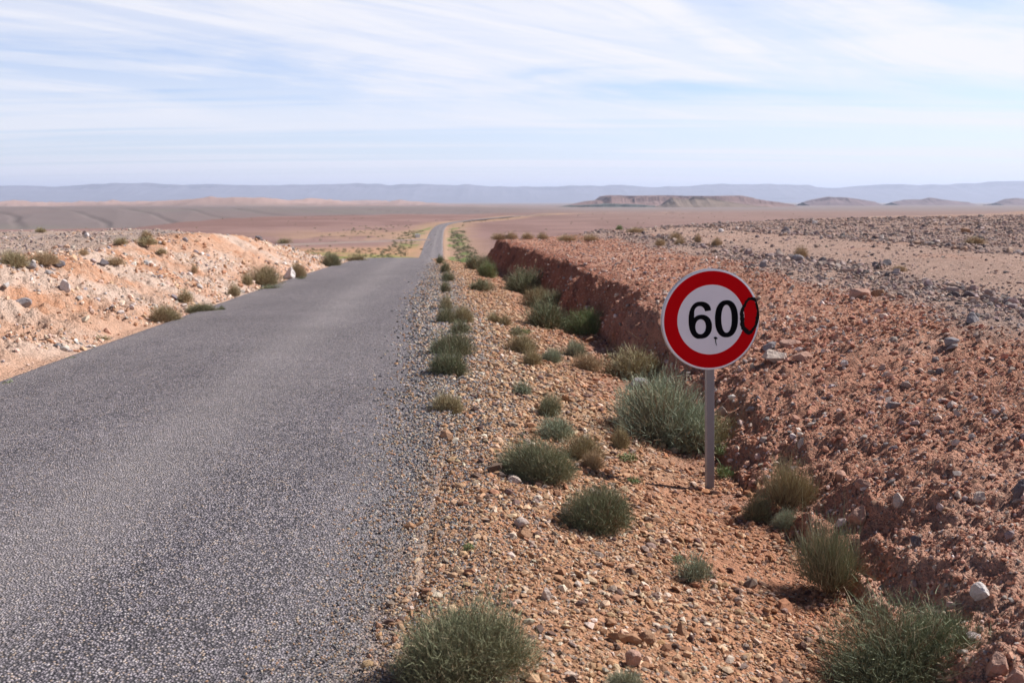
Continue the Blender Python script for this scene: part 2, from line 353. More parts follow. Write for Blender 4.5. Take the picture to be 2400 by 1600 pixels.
def m_plant(base, mid, tip, var=.35):
    def f(n, l, b):
        t = attr(n, 't').outputs['Fac']; q = attr(n, 'rnd').outputs['Fac']
        c = ramp(n, l, t, [(0, base), (.45, mid), (1, tip)])
        s = nd(n, 'ShaderNodeVectorMath', operation='SCALE'); l.new(c, s.inputs[0]); l.new(mth(n, l, 'MULTIPLY_ADD', q, 2 * var, 1 - var), s.inputs['Scale'])
        dry = mth(n, l, 'GREATER_THAN', q, .84)
        o = mixc(n, l, dry, s.outputs[0], (.44, .35, .22)); l.new(o, b.inputs['Base Color'])
    return f
def m_plain(c, var=.12, sc=25):
    def f(n, l, b):
        p = n.new('ShaderNodeTexCoord').outputs['Object']
        s = nd(n, 'ShaderNodeVectorMath', operation='SCALE'); s.inputs[0].default_value = c
        l.new(mth(n, l, 'MULTIPLY_ADD', noise(n, l, p, sc, 6, .65), 2 * var, 1 - var), s.inputs['Scale']); l.new(s.outputs[0], b.inputs['Base Color'])
    return f
MAT = dict(
    ground=mat('dry_ground', m_ground, 1, .1), road=mat('chip_seal', m_road, .85, .18), stone=mat('loose_stone', m_stone, .9, .2),
    far=mat('far_rock', m_far, 1, .05),
    green=mat('shrub_green', m_plant((.22, .14, .08), (.20, .185, .105), (.26, .285, .165)), .7, .25),
    deep=mat('shrub_deep_green', m_plant((.20, .125, .07), (.17, .17, .095), (.215, .25, .14)), .7, .25),
    sage=mat('shrub_sage', m_plant((.22, .15, .10), (.26, .265, .18), (.36, .42, .29)), .75, .2),
    olive=mat('shrub_olive', m_plant((.28, .17, .10), (.33, .25, .14), (.40, .37, .21)), .75, .2),
    dry=mat('shrub_dry', m_plant((.30, .19, .11), (.42, .29, .17), (.50, .39, .25)), .8, .2),
    bright=mat('weed_green', m_plant((.18, .15, .07), (.19, .235, .10), (.25, .325, .135)), .6, .3),
    stem=mat('woody_stem', m_plain((.20, .125, .075), .3, 60), .9, .1),
)

# ------------------------------------------------------------------ ground sheet
RED, TAN, PINK = np.array([.455, .23, .155]), np.array([.52, .32, .195]), np.array([.42, .27, .215])
ORANGE, PALE, GREYP = np.array([.56, .34, .235]), np.array([.60, .44, .35]), np.array([.33, .255, .22])
GREEN = np.array([.16, .20, .065]); SANDY = np.array([.45, .29, .18])
def ground_col(X, Y, M):
    n = X.size; u, r, l = M['u'], M['r'], M['l']
    n1 = fbm(X * .8, Y * .8, 4, 201); n2 = fbm(X * .25, Y * .25, 3, 211); n3 = fbm(X * 4, Y * 4, 3, 221)
    C = np.empty(X.shape + (3,)); peb = np.ones(X.shape) * .7
    m = lambda a, b, t: a + (b - a) * t[..., None]
    # right
    s = m(TAN * .82 + 0 * C, RED * .9, sm(.45, .95, r / np.maximum(M['D'], .1) + .25 * n1))
    s = m(s, np.array([.46, .215, .12]), sm(.1, .5, n2 + n3 * .3) * .6)
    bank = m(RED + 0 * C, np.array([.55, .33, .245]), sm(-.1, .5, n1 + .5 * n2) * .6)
    bank = m(bank, np.array([.27, .105, .07]), sm(.18, .02, M['tg'] + .1 * n3) * sm(6, 22, Y) * .85)  # scarp face painted darker red-brown to deepen its shade
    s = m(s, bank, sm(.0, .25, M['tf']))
    plat = m(GREYP * np.array([.95, .87, .85]) + 0 * C, np.array([.40, .265, .21]), sm(-.2, .3, n1))
    trk = sm(6.0, 6.6, X + .5 * n1) * sm(11.2, 10.2, X + .5 * n1) * sm(70, 55, Y)
    plat = m(plat, np.array([.43, .285, .225]), np.clip(trk + .5 * sm(.1, .4, n2), 0, 1) * .9)
    s = m(s, plat, sm(.82, 1.0, M['tg'] + .14 * n1))
    # left
    q = m(ORANGE + 0 * C, PALE, sm(-.15, .45, n1 + n2 * .6 + .35 * sm(30, 45, Y)))
    q = m(q, np.array([.50, .235, .125]), sm(.25, .6, n3 * .6 - n1) * sm(.2, .4, M['tl']) * .6)
    q = m(q, m(GREYP * 1.12 + 0 * C, np.array([.47, .34, .275]), sm(-.2, .3, n1)), sm(2.4, 4.2, l + .6 * n1) * sm(48, 36, Y + .3 * X))
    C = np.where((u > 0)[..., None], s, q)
    # distance
    a = M['a']; n4 = fbm(X / 22, Y / 22, 4, 231); n5 = fbm(X / 160, Y / 260, 4, 241)
    plain = m(np.array([.215, .128, .112]) + 0 * C, np.array([.275, .17, .15]), sm(-.3, .4, n4 + .5 * n5))
    rt = sm(-.1, .15, a); plain = m(plain, np.array([.26, .18, .155]), rt * .6 * sm(200, 700, Y))
    plain = m(plain, np.array([.22, .175, .16]), sm(700, 2500, Y) * .8)
    plain = m(plain, np.array([.19, .152, .145]), np.clip(M['grey'], 0, 1) * .95 * np.clip(1 + .3 * n5, 0, 1))
    plain = m(plain, np.array([.175, .175, .13]), np.clip(M['grey'], 0, 1) * .25 * sm(.0, .4, fbm(X / 300, Y / 120, 3, 251)))
    plain = m(plain, np.array([.13, .115, .105]), sm(.80, .98, M['gq']) * np.clip(M['grey'], 0, 1) * .3)
    plain = m(plain, np.array([.38, .26, .23]), M['bad'] * .7)
    # sandy and green strips along the far road
    au = np.abs(u)
    rv = sm(16, 5, au + 3 * n4) * sm(100, 150, Y) * sm(1600, 700, Y)
    plain = m(plain, SANDY, rv * .55)
    gs = sm(2.6, 4, au) * sm(10, 6, au) * sm(-.15, .3, fbm(X / 3, Y / 9, 3, 261)) * sm(95, 120, Y) * sm(430, 350, Y)
    plain = m(plain, GREEN, gs * .95)
    lf = sm(-15, -22, X) * sm(100, 130, Y)
    band = lf * sm(-110, -70, X)
    plain = m(plain, np.array([.47, .27, .16]), band * sm(232, 205, Y + .35 * (X + 45) * -1) * .85)
    g2 = band * sm(176, 188, Y + .3 * X + 30 + 6 * n4) * sm(222, 208, Y + .3 * X + 28 + 5 * n4)
    plain = m(plain, np.array([.21, .25, .07]), g2 * sm(-.5, .1, fbm(X / 4, Y / 8, 3, 271)) * .85)
    fan = sm(0, 12, (Y - 245) - 1.2 * (-(X + 25)) * 0.35) * sm(420, 300, Y) * sm(70, 20, au) * (u < 0)
    plain = m(plain, SANDY, fan * .6 * sm(-.4, .2, fbm(X / 12, Y / 30, 3, 281)))
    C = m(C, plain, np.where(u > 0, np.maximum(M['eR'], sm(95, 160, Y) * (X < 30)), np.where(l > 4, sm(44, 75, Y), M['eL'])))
    peb = np.where(u > 0, .9, .6) * sm(40, 15, Y)
    return C, peb
def build_ground():
    s_in = np.linspace(-.60, .60, 720)
    g = .60 * np.power(1.16, np.arange(1, 20)); s = np.r_[-g[::-1], s_in, g]
    Ys = [2.6]
    while Ys[-1] < 60000:
        y = Ys[-1]; k = .0042 if y < 60 else (.008 if y < 900 else .018); Ys.append(y * (1 + k))
    back = np.linspace(-14, 2.4, 40); Ys = np.r_[back, Ys]
    W = np.where(Ys < 2.6, 2.6, Ys)
    X = W[:, None] * s[None]; Y = np.repeat(Ys[:, None], len(s), 1)
    H, M = height(X, Y); C, peb = ground_col(X, Y, M)
    V = np.stack([X, Y, H + CAMZ], -1).reshape(-1, 3)
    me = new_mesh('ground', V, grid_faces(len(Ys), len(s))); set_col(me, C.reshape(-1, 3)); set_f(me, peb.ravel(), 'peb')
    print('ground verts', len(V))
    return add_obj('ground', me, MAT['ground'], smooth=True, kind='structure')
build_ground()

# ------------------------------------------------------------------ road
def build_road():
    Ys = [-14.0]
    while Ys[-1] < 1500:
        y = abs(Ys[-1]); Ys.append(Ys[-1] + max(.12, .010 * y))
    Ys = np.array(Ys); off = np.linspace(-HW - .12, HW + .12, 45)
    xc = road_x(Ys); dx = np.gradient(xc, Ys); nl = np.sqrt(1 + dx ** 2)
    X = xc[:, None] + off[None] / nl[:, None]; Y = Ys[:, None] - off[None] * (dx / nl)[:, None]
    uu = np.repeat(off[None], len(Ys), 0)
    Z = road_z(Y) + .02 * (1 - (uu / HW) ** 2) + 0.0003 * np.maximum(Y, 0) + .006 * fbm(X * .7, Y * .7, 2, 300)
    edge = sm(HW - .12, HW + .12, np.abs(uu)); Z = Z - edge * .05
    me = new_mesh('road', np.stack([X, Y, Z + CAMZ], -1).reshape(-1, 3), grid_faces(len(Ys), len(off)))
    au = np.abs(uu)
    wear = np.exp(-((uu - .30) / .38) ** 2) * .55 + .55 * sm(1.45, 2.0, uu) + .35 * sm(-1.5, -2.0, uu)
    dust = .55 * sm(HW - .5, HW + .15, uu + .12 * fbm(X * 1.5, Y * 1.5, 3, 310)) * sm(30, 6, Y) + .45 * sm(HW - .22, HW + .1, au)
    set_f(me, uu.ravel(), 'u'); set_f(me, wear.ravel(), 'wear'); set_f(me, dust.ravel(), 'dust')
    add_obj('road', me, MAT['road'], smooth=True, kind='structure')
build_road()

# ------------------------------------------------------------------ far relief: mountains, mesa, isolated hills
def px_dir(px): return (px - CX) / FPX
def relief(name, tab, Y0, depth, baseZ, front, flat, col, cells, rough, seed, sh='thing', talus=None, **props):
    """a landform whose crest follows heights tab = [(x pixel, y pixel)] at distance Y0"""
    xs = np.array([t[0] for t in tab], float); ys = np.array([t[1] for t in tab], float)
    nx, ny = cells
    X = np.linspace(px_dir(xs[0]) * Y0, px_dir(xs[-1]) * Y0, nx)[None].repeat(ny, 0)
    v = np.linspace(-1, 1, ny)[:, None].repeat(nx, 1); Yw = Y0 + v * depth + rough * 2 * fbm(X / (depth * .7), v * 1.5, 3, seed + 3) * np.abs(v)
    top = interp(X[0] / Y0 * FPX + CX, xs, (462 - ys) / FPX * Y0)[None] + 0 * X
    top = top + rough * .10 * fbm(X / (rough * 3.0), v * 0, 4, seed) + rough * .05 * fbm(X / (rough * .7), v * 0, 3, seed + 40)
    rel = np.maximum(top - baseZ, 0)
    p = np.clip((1 - np.abs(v)) / (1 - flat), 0, 1)
    prof = np.where(p > front, lerp(.62, 1, sm(front, min(1, front + .13), p)), .62 * (p / front) ** 1.4) if talus else p ** 1.1
    g = ridged(X / (rough * 2.2), Yw / (rough * 6), 4, seed + 9)
    z = baseZ + rel * prof * (1 - .35 * (1 - g) * (p < .98) * np.minimum(1, p * 4)) - 4
    me = new_mesh(name, np.stack([X, Yw, z + CAMZ], -1).reshape(-1, 3), grid_faces(ny, nx))
    C = np.array(col)[None, None] * (1 + .25 * fbm(X / (rough * 2), z / 12, 3, seed + 5))[..., None]
    set_col(me, C.reshape(-1, 3)); return add_obj(name, me, MAT['far'], **props)
mt = [(-1500, 428), (-900, 436), (-500, 430), (-200, 440), (0, 437), (60, 434), (150, 437), (300, 431), (420, 432), (450, 434), (520, 433), (560, 436), (640, 434), (700, 432), (790, 433), (850, 430), (920, 434), (990, 429.5), (1050, 434), (1120, 436),
      (1300, 439), (1350, 438), (1400, 438.5), (1450, 435), (1500, 438), (1515, 439), (1560, 436), (1610, 439), (1640, 434.5), (1700, 434), (1790, 433), (1880, 434), (1900, 439), (1950, 440), (2000, 436), (2100, 434), (2200, 432.5), (2280, 431.5), (2320, 428), (2400, 423), (2700, 426), (3100, 432), (3900, 436)]
relief('mountains', mt, 27000, 3500, -140, .5, .1, (.135, .125, .15), (1600, 60), 420, 500, kind='structure')
relief('mesa', [(1325, 481), (1360, 474), (1375, 470), (1400, 467), (1412, 458), (1425, 456), (1560, 457), (1600, 457), (1715, 457.5), (1735, 461), (1765, 467), (1820, 475)],
       4600, 420, -46, .62, .45, (.235, .155, .14), (420, 70), 26, 520, talus=True, kind='structure')
relief('ridge_hill', [(1520, 486), (1545, 478), (1560, 467), (1572, 461), (1590, 466), (1610, 465), (1622, 457.5), (1650, 460), (1690, 468), (1760, 477), (1800, 482)],
       3900, 150, -40, .6, .02, (.215, .16, .125), (200, 40), 30, 540, kind='structure')
relief('low_hill', [(1875, 473), (1900, 466), (1925, 461.5), (1935, 460), (1950, 461), (1975, 461), (2000, 465), (2040, 472)], 6500, 260, -58, .6, .1, (.20, .14, .14), (140, 30), 30, 560, kind='structure')
relief('low_hill', [(2080, 473), (2110, 467), (2150, 466), (2168, 461.5), (2180, 463), (2200, 467), (2260, 472)], 7500, 260, -62, .6, .05, (.20, .14, .14), (140, 30), 30, 570, kind='structure')
relief('low_hill', [(2320, 474), (2345, 465), (2370, 463), (2400, 466), (2450, 462), (2520, 473)], 7500, 260, -62, .6, .05, (.20, .14, .14), (140, 30), 30, 580, kind='structure')
# gorge terrace below the mesa, its shade put into the dark colour
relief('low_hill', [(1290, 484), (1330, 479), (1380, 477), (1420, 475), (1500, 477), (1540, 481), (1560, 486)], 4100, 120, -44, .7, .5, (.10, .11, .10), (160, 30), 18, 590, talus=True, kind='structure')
HAZE_D = 4.0e-5
K = 2400 / 2352.0

# ------------------------------------------------------------------ loose stones
def ico(sub):
    t = (1 + 5 ** .5) / 2
    v = [(-1, t, 0), (1, t, 0), (-1, -t, 0), (1, -t, 0), (0, -1, t), (0, 1, t), (0, -1, -t), (0, 1, -t), (t, 0, -1), (t, 0, 1), (-t, 0, -1), (-t, 0, 1)]
    v = [Vector(a).normalized() for a in v]
    f = [(0, 11, 5), (0, 5, 1), (0, 1, 7), (0, 7, 10), (0, 10, 11), (1, 5, 9), (5, 11, 4), (11, 10, 2), (10, 7, 6), (7, 1, 8), (3, 9, 4), (3, 4, 2), (3, 2, 6), (3, 6, 8), (3, 8, 9), (4, 9, 5), (2, 4, 11), (6, 2, 10), (8, 6, 7), (9, 8, 1)]
    for _ in range(sub):
        c = {}; nf = []
        def mid(a, b):
            k = (min(a, b), max(a, b))
            if k not in c: c[k] = len(v); v.append(((v[a] + v[b]) / 2).normalized())
            return c[k]
        for a, b, d in f:
            x, y, z = mid(a, b), mid(b, d), mid(d, a); nf += [(a, x, z), (b, y, x), (d, z, y), (x, y, z)]
        f = nf
    return np.array([tuple(a) for a in v]), np.array(f)
def facet(V, rng, cuts, lo=.45, hi=.85):
    V = V.copy()
    for _ in range(cuts):
        n = rng.normal(size=3); n /= np.linalg.norm(n); d = rng.uniform(lo, hi); s = V @ n
        V = V - np.maximum(s - d, 0)[:, None] * n
    return V
IV, IF = ico(0); IV1, IF1 = ico(1)
def normals(X, Y, e=.06):
    h0 = height(X, Y, far=False)[0]; hx = height(X + e, Y, far=False)[0]; hy = height(X, Y + e, far=False)[0]
    n = np.stack([-(hx - h0) / e, -(hy - h0) / e, np.ones_like(h0)], -1); return h0, n / np.linalg.norm(n, axis=1)[:, None]
def stone_field(name, X, Y, size, cols, flat=(.35, .8), seed=1, sub=0, sink=.12):
    rng = np.random.default_rng(seed); n = len(X)
    if not n: return
    BV, BF = (IV, IF) if sub == 0 else (IV1, IF1); m = len(BV)
    bases = np.stack([facet(BV * (1 + rng.uniform(-.25, .25, (m, 1))), rng, 3 + sub * 3, .4, .8) for _ in range(24)])
    h, nn = normals(X, Y)
    zr_ = road_z(Y); h = np.where(np.abs(X - road_x(Y)) < HW, np.maximum(h, zr_ + .008), h)
    P = bases[rng.integers(0, 24, n)] * np.stack([rng.uniform(.8, 1.25, n), rng.uniform(.5, .95, n), rng.uniform(*flat, n)], -1)[:, None] * (size / 2)[:, None, None]
    up = nn + rng.normal(0, .28, (n, 3)); up /= np.linalg.norm(up, axis=1)[:, None]
    an = rng.uniform(0, 2 * np.pi, n); t = np.stack([np.cos(an), np.sin(an), 0 * an], -1)
    x = t - (t * up).sum(1)[:, None] * up; x /= np.linalg.norm(x, axis=1)[:, None]; y = np.cross(up, x)
    W = P[..., :1] * x[:, None] + P[..., 1:2] * y[:, None] + P[..., 2:] * up[:, None]
    c = np.stack([X, Y, h + CAMZ], -1) + up * (size * sink)[:, None]
    V = (W + c[:, None]).reshape(-1, 3); F = (BF[None] + (np.arange(n) * m)[:, None, None]).reshape(-1, 3)
    me = new_mesh(name, V, F); set_col(me, np.repeat(cols, m, 0))
    return add_obj(name, me, MAT['stone'], kind='stuff')
def pick(rng, n, pal, w, jit=.2):
    pal = np.array(pal); k = rng.choice(len(pal), n, p=np.array(w) / sum(w))
    return pal[k] * (1 + rng.uniform(-jit, jit, (n, 1))) * (1 + rng.uniform(-.05, .05, (n, 3)))
def scatter_all():
    rng = np.random.default_rng(11)
    n = 320000
    Y = np.exp(rng.uniform(math.log(2.4), math.log(75), n)); a = rng.uniform(-.72, .72, n); X = a * Y
    near = rng.uniform(-3, 3, (2500, 2)); 
    z, M = height(X, Y, detail=False, far=False); u, r, l = M['u'], M['r'], M['l']
    s = np.where(Y < 9, np.maximum(.0034 * Y, .0155), .0306 + .0013 * (Y - 9)) * np.power(rng.uniform(.02, 1, n), -.42) * .9
    n1 = fbm(X * .6, Y * .6, 3, 401); n2 = fbm(X * 2.2, Y * 2.2, 3, 411)
    keep = rng.uniform(size=n)
    # shoulder gravel
    q = (r > -.10) & (M['tf'] <= .15) & (u > 0) & (M['eR'] < .3) & (keep < np.clip(1.1 + 1.0 * n1, .25, 1) * sm(-.25, .3, r + .15 * n2) * (1 - .8 * sm(.0, .25, n2 + .5 * n1) * sm(.55, .8, r / M['D']))) & (s < .11)
    S_ = np.minimum(s[q], .085) * np.where(rng.uniform(size=q.sum()) < .006, 1.8, 1)
    c = pick(rng, q.sum(), [(.46, .285, .17), (.54, .375, .25), (.36, .19, .11), (.30, .225, .18), (.60, .49, .38), (.15, .095, .075), (.42, .23, .125)], [6, 5, 5, 3, 1.6, 2.2, 3])
    mixr = sm(.35, .95, r[q] / M['D'][q] + .3 * n1[q])[:, None] * .6
    c = c * (1 - mixr) + c * np.array([.95, .68, .60]) * mixr
    stone_field('gravel', X[q], Y[q], S_, c, (.28, .7), 21)
    # grey chips spread at the edge of the road
    m = 46000; Yc = np.exp(rng.uniform(math.log(2.5), math.log(45), m)); Yc = Yc[rng.uniform(size=m) < sm(45, 8, Yc) * .9 + .1]; m = len(Yc); rc = rng.normal(.0, .26, m); Xc = road_x(Yc) + HW + rc
    k = np.abs(Xc / Yc) < .7; Yc, Xc = Yc[k], Xc[k]
    stone_field('chippings', Xc, Yc, np.maximum(.0022 * np.minimum(Yc, 16), .008) * rng.uniform(.7, 1.7, len(Xc)), pick(rng, len(Xc), [(.20, .185, .19), (.32, .30, .295), (.10, .095, .10), (.48, .38, .29), (.42, .26, .16)], [3, 4, 2, 3, 4]), (.5, .9), 22, sink=.25)
    # red bank clods and stones
    q = (M['tf'] > .1) & (M['tg'] < .98) & (u > 0) & (M['eR'] < .4) & (keep < np.clip(.85 + .9 * n1 + .4 * n2, .2, 1)) & (s < .2)
    S_ = np.minimum(s[q], .11) * .85
    grey = rng.uniform(size=q.sum()) < .16
    c = pick(rng, q.sum(), [(.44, .21, .14), (.36, .155, .10), (.53, .30, .215)], [5, 3, 3])
    g = pick(rng, q.sum(), [(.40, .31, .27), (.54, .40, .33), (.26, .21, .20), (.62, .52, .46)], [3, 3, 2, 1])
    c[grey] = g[grey]
    stone_field('rubble', X[q], Y[q], S_ * np.where(grey, 1.15, .85), c, (.4, .9), 23)
    # right plateau
    trk = sm(5.9, 6.7, X + .4 * n1) * sm(10.6, 9.8, X + .4 * n1) * sm(75, 50, Y)
    row = np.exp(-((X - 10.9 - .3 * n1) / .5) ** 2) + .8 * np.exp(-((X - 5.6 - .4 * n1) / .5) ** 2)
    q = (M['tg'] >= .93) & (u > 0) & (M['eR'] < .6) & (keep < np.clip((.42 + .7 * n1 + .25 * row + .2 * sm(11, 14, X)) * (1 - .8 * trk), .05, 1))
    S_ = np.minimum(s[q] * (.78 + .6 * np.clip(row[q], 0, 1)), .30)
    c = pick(rng, q.sum(), [(.26, .20, .185), (.34, .25, .22), (.13, .105, .105), (.42, .30, .25), (.50, .41, .36), (.39, .25, .19)], [4, 5, 2.5, 6, .8, 4])
    stone_field('rubble', X[q], Y[q], S_, c, (.45, .95), 24)
    # left bank
    q = (l > .05) & (u < 0) & (l < 2.9) & (M['eL'] < .5) & (keep < np.clip(.22 + .8 * n1 + .4 * n2 + .6 * sm(28, 42, Y), .03, 1))
    S_ = np.minimum(s[q], .17) * 1.05
    c = pick(rng, q.sum(), [(.58, .36, .24), (.64, .47, .36), (.50, .26, .15), (.42, .36, .34), (.70, .60, .52), (.30, .26, .26)], [5, 5, 3, 2, 2.2, .8])
    stone_field('rubble', X[q], Y[q], S_, c, (.4, .9), 25)
    # left plateau
    q = (l >= 2.9) & (u < 0) & (Y < 60) & (keep < np.clip(.22 + .6 * n1, .03, .6))
    S_ = np.minimum(s[q] * .85, .3)
    c = pick(rng, q.sum(), [(.44, .33, .28), (.35, .27, .24), (.22, .18, .17), (.56, .46, .39), (.48, .31, .22)], [4, 4, 2.5, .7, 3])
    stone_field('rubble', X[q], Y[q], S_, c, (.45, .9), 26)
scatter_all()

# ------------------------------------------------------------------ single rocks
ROCKM = dict(pale=mat('rock_pale', m_rock((.62, .50, .42), (.44, .34, .29)), .9, .2), pink=mat('rock_pink', m_rock((.50, .31, .24), (.40, .22, .16)), .9, .2),
             grey=mat('rock_grey', m_rock((.32, .29, .29), (.23, .20, .21)), .9, .2), dark=mat('rock_dark', m_rock((.13, .115, .13), (.20, .17, .17)), .85, .25),
             white=mat('rock_white', m_rock((.74, .68, .64), (.56, .48, .45)), .9, .2), brown=mat('rock_brown', m_rock((.42, .25, .15), (.30, .165, .10)), .9, .2))
IV3, IF3 = ico(3)
def rock(x0, y0, x1, y1, kind, label, seed, shape='lump', group=None, yaw=None):
    rng = np.random.default_rng(seed)
    p, t = at((x0 + x1) / 2 * K, (y1 - .12 * (y1 - y0)) * K)
    wd = (x1 - x0) * K / FPX * t; ht = (y1 - y0) * K / FPX * t
    V = IV3.copy()
    if shape == 'slab': V[:, 2] *= .75; V = facet(V, rng, 12, .42, .8); sc = (.55, .42, .8)
    elif shape == 'spike': V = facet(V, rng, 9, .4, .7); tz = np.clip((V[:, 2] + 1) / 1.8, 0, 1); V[:, :2] *= (1.25 - .95 * tz)[:, None]; sc = (.5, .38, .62)
    else: V = facet(V, rng, 11, .52, .82); sc = (.55, .45, .62)
    V = V + V * (0.13 * np.array([fbm(V[:, 0] * 2.3 + seed, V[:, 1] * 2.3 + V[:, 2] * 1.7, 4, seed)]).T)
    V = V / np.abs(V).max(0)
    V = V * np.array([wd * .5, wd * .5 * rng.uniform(.7, .95), ht * .62])
    az = rng.uniform(-.4, .4) if yaw is None else yaw
    c, s = math.cos(az), math.sin(az); V = np.stack([V[:, 0] * c - V[:, 1] * s, V[:, 0] * s + V[:, 1] * c, V[:, 2]], -1)
    tl_ = rng.uniform(-.28, .28); V = np.stack([V[:, 0] * math.cos(tl_) - V[:, 2] * math.sin(tl_), V[:, 1], V[:, 0] * math.sin(tl_) + V[:, 2] * math.cos(tl_)], -1)
    me = new_mesh('rock', V, IF3)
    o = add_obj('rock', me, ROCKM[kind], label=label, category='rock'); o.location = (p.x, p.y, p.z + ht * .26)
    if group: o['group'] = group
    return o
ROCKS = [
 (1432, 866, 1492, 896, 'grey', 'grey-brown boulder resting behind the big sage bush left of the sign post', 'lump'),
 (1648, 932, 1672, 958, 'pale', 'pale rounded stone just right of the sign post beside the sage bush', 'lump'),
 (2228, 1336, 2272, 1376, 'white', 'whitish angular stone lying on the red bank at lower right', 'lump'),
 (1946, 1160, 2004, 1206, 'pink', 'pinkish wedge of rock jutting from the bank above the tall grey-green shrub', 'spike'),
 (1962, 1098, 2002, 1122, 'pink', 'rounded pink stone on the bank, the right one of two above the spiky tuft', 'lump'),
 (1912, 1084, 1950, 1110, 'pink', 'flat pink stone on the bank, the left one of two above the spiky tuft', 'slab'),
 (2050, 1130, 2080, 1164, 'pale', 'pale curved stone standing alone halfway down the red bank', 'lump'),
 (2234, 1124, 2262, 1150, 'pale', 'small round pale stone under a dark stone near the right edge', 'lump'),
 (2324, 1096, 2352, 1150, 'dark', 'dark blackish stone cut by the right edge of the photo', 'lump'),
 (2262, 1500, 2312, 1552, 'pink', 'large pinkish rock partly behind the green shrub at bottom right', 'lump'),
 (2304, 1536, 2352, 1580, 'pink', 'pinkish rock in the bottom right corner below the red bank', 'lump'),
 (2090, 1228, 2116, 1252, 'dark', 'small black stone among the clods below the pink wedge rock', 'lump'),
 (1754, 806, 1812, 832, 'pale', 'broad pale-topped stone on the red bank right of the sign disc', 'slab'),
 (1820, 806, 1868, 830, 'pink', 'pink block next to the broad pale stone right of the sign', 'lump'),
 (1790, 778, 1842, 798, 'pink', 'flat pink slab just above the two stones right of the sign', 'slab'),
 (1750, 786, 1786, 804, 'grey', 'small grey stone nearest the right rim of the sign', 'lump'),
 (2212, 714, 2256, 742, 'grey', 'light grey pointed stone on the crest of the red bank near the right edge', 'spike'),
 (2166, 770, 2202, 792, 'grey', 'blue-grey block below the crest of the red bank', 'lump'),
 (2148, 842, 2168, 858, 'dark', 'small black stone lying alone on the smooth red slope', 'lump'),
 (1930, 826, 1948, 842, 'white', 'small white stone on the red slope right of the pink block', 'lump'),
 (1950, 658, 1998, 684, 'pink', 'pink angular boulder on the bank crest between soil and grey stones', 'lump'),
 (1994, 662, 2030, 682, 'brown', 'brown stone touching the right side of the pink crest boulder', 'slab'),
 (1774, 570, 1804, 594, 'pale', 'pale pointed boulder on the stony rim above the sign', 'spike'),
 (1744, 596, 1762, 616, 'grey', 'grey stone at the left end of the row of boulders above the sign', 'lump'),
 (1816, 584, 1846, 606, 'grey', 'flat grey boulder below the yellow tuft above the sign', 'slab'),
 (1880, 588, 1898, 606, 'dark', 'small dark upright stone right of the flat grey boulder', 'lump'),
 (2024, 596, 2048, 612, 'dark', 'dark cube-like stone beside the smooth track on the plateau', 'lump'),
 (2002, 600, 2018, 612, 'dark', 'low dark stone just left of the cube-like stone', 'lump'),
 (2304, 682, 2326, 698, 'dark', 'black stone on grey gravel near the right edge', 'lump'),
 (1650, 524, 1664, 534, 'white', 'white stone on the rim of the far stony field', 'lump'),
 (1792, 520, 1816, 534, 'grey', 'grey boulder in the dark row of stones along the track', 'lump'),
 (1862, 505, 1878, 515, 'white', 'small white boulder on the horizon of the stony plateau', 'lump'),
 (2200, 524, 2230, 536, 'brown', 'brown flat stone standing out in the grey stony field', 'slab'),
 (1342, 772, 1372, 786, 'brown', 'ochre stone in the ditch just right of the bright green shrub', 'lump'),
 (1172, 1186, 1218, 1212, 'pale', 'pale angular slab on the gravel below the spreading shrub', 'slab'),
 (1180, 1210, 1222, 1236, 'brown', 'brown stone in shadow just under the pale slab', 'lump'),
 (1166, 1092, 1200, 1108, 'pale', 'buff stone under the spreading shrub by the road', 'slab'),
 (1546, 1420, 1584, 1456, 'brown', 'thin stone plate standing on edge in the gravel', 'spike'),
 (1462, 1448, 1508, 1476, 'brown', 'brown block in the gravel left of the standing plate', 'lump'),
 (1240, 1348, 1266, 1380, 'pale', 'pale oval stone in the gravel above the bottom shrub', 'lump'),
 (1286, 1328, 1316, 1352, 'brown', 'rusty brown stone on the gravel slope beside the pale oval', 'slab'),
 (1432, 1490, 1474, 1530, 'pink', 'light pointed slab near the bottom edge left of the small sage tuft', 'slab'),
 (1262, 1568, 1300, 1590, 'brown', 'brown stone half below the bottom edge', 'lump'),
 (650, 613, 680, 646, 'white', 'white pyramid-shaped boulder at the foot of the left bank', 'spike'),
 (30, 682, 78, 704, 'grey', 'grey tilted slab lying on the left bank near the left edge', 'slab'),
 (224, 592, 250, 608, 'dark', 'dark wedge stone on the brink of the left bank', 'spike'),
 (122, 596, 150, 614, 'dark', 'dark stone with pale cap on the brink of the left bank', 'lump'),
 (54, 600, 84, 618, 'grey', 'grey stones beside the dry bush at the left edge', 'lump'),
 (136, 644, 166, 670, 'white', 'whitish boulder set in the face of the left bank', 'lump'),
 (194, 534, 206, 544, 'white', 'bright white stone on the skyline of the left plateau', 'lump'),
 (418, 544, 432, 556, 'grey', 'grey stone on the skyline left of the orange hump', 'lump'),
 (586, 542, 604, 552, 'dark', 'dark stone on top of the orange hump', 'lump'),
]
for i, (x0, y0, x1, y1, k, lab, sh) in enumerate(ROCKS): rock(x0, y0, x1, y1, k, lab, 700 + i, sh)

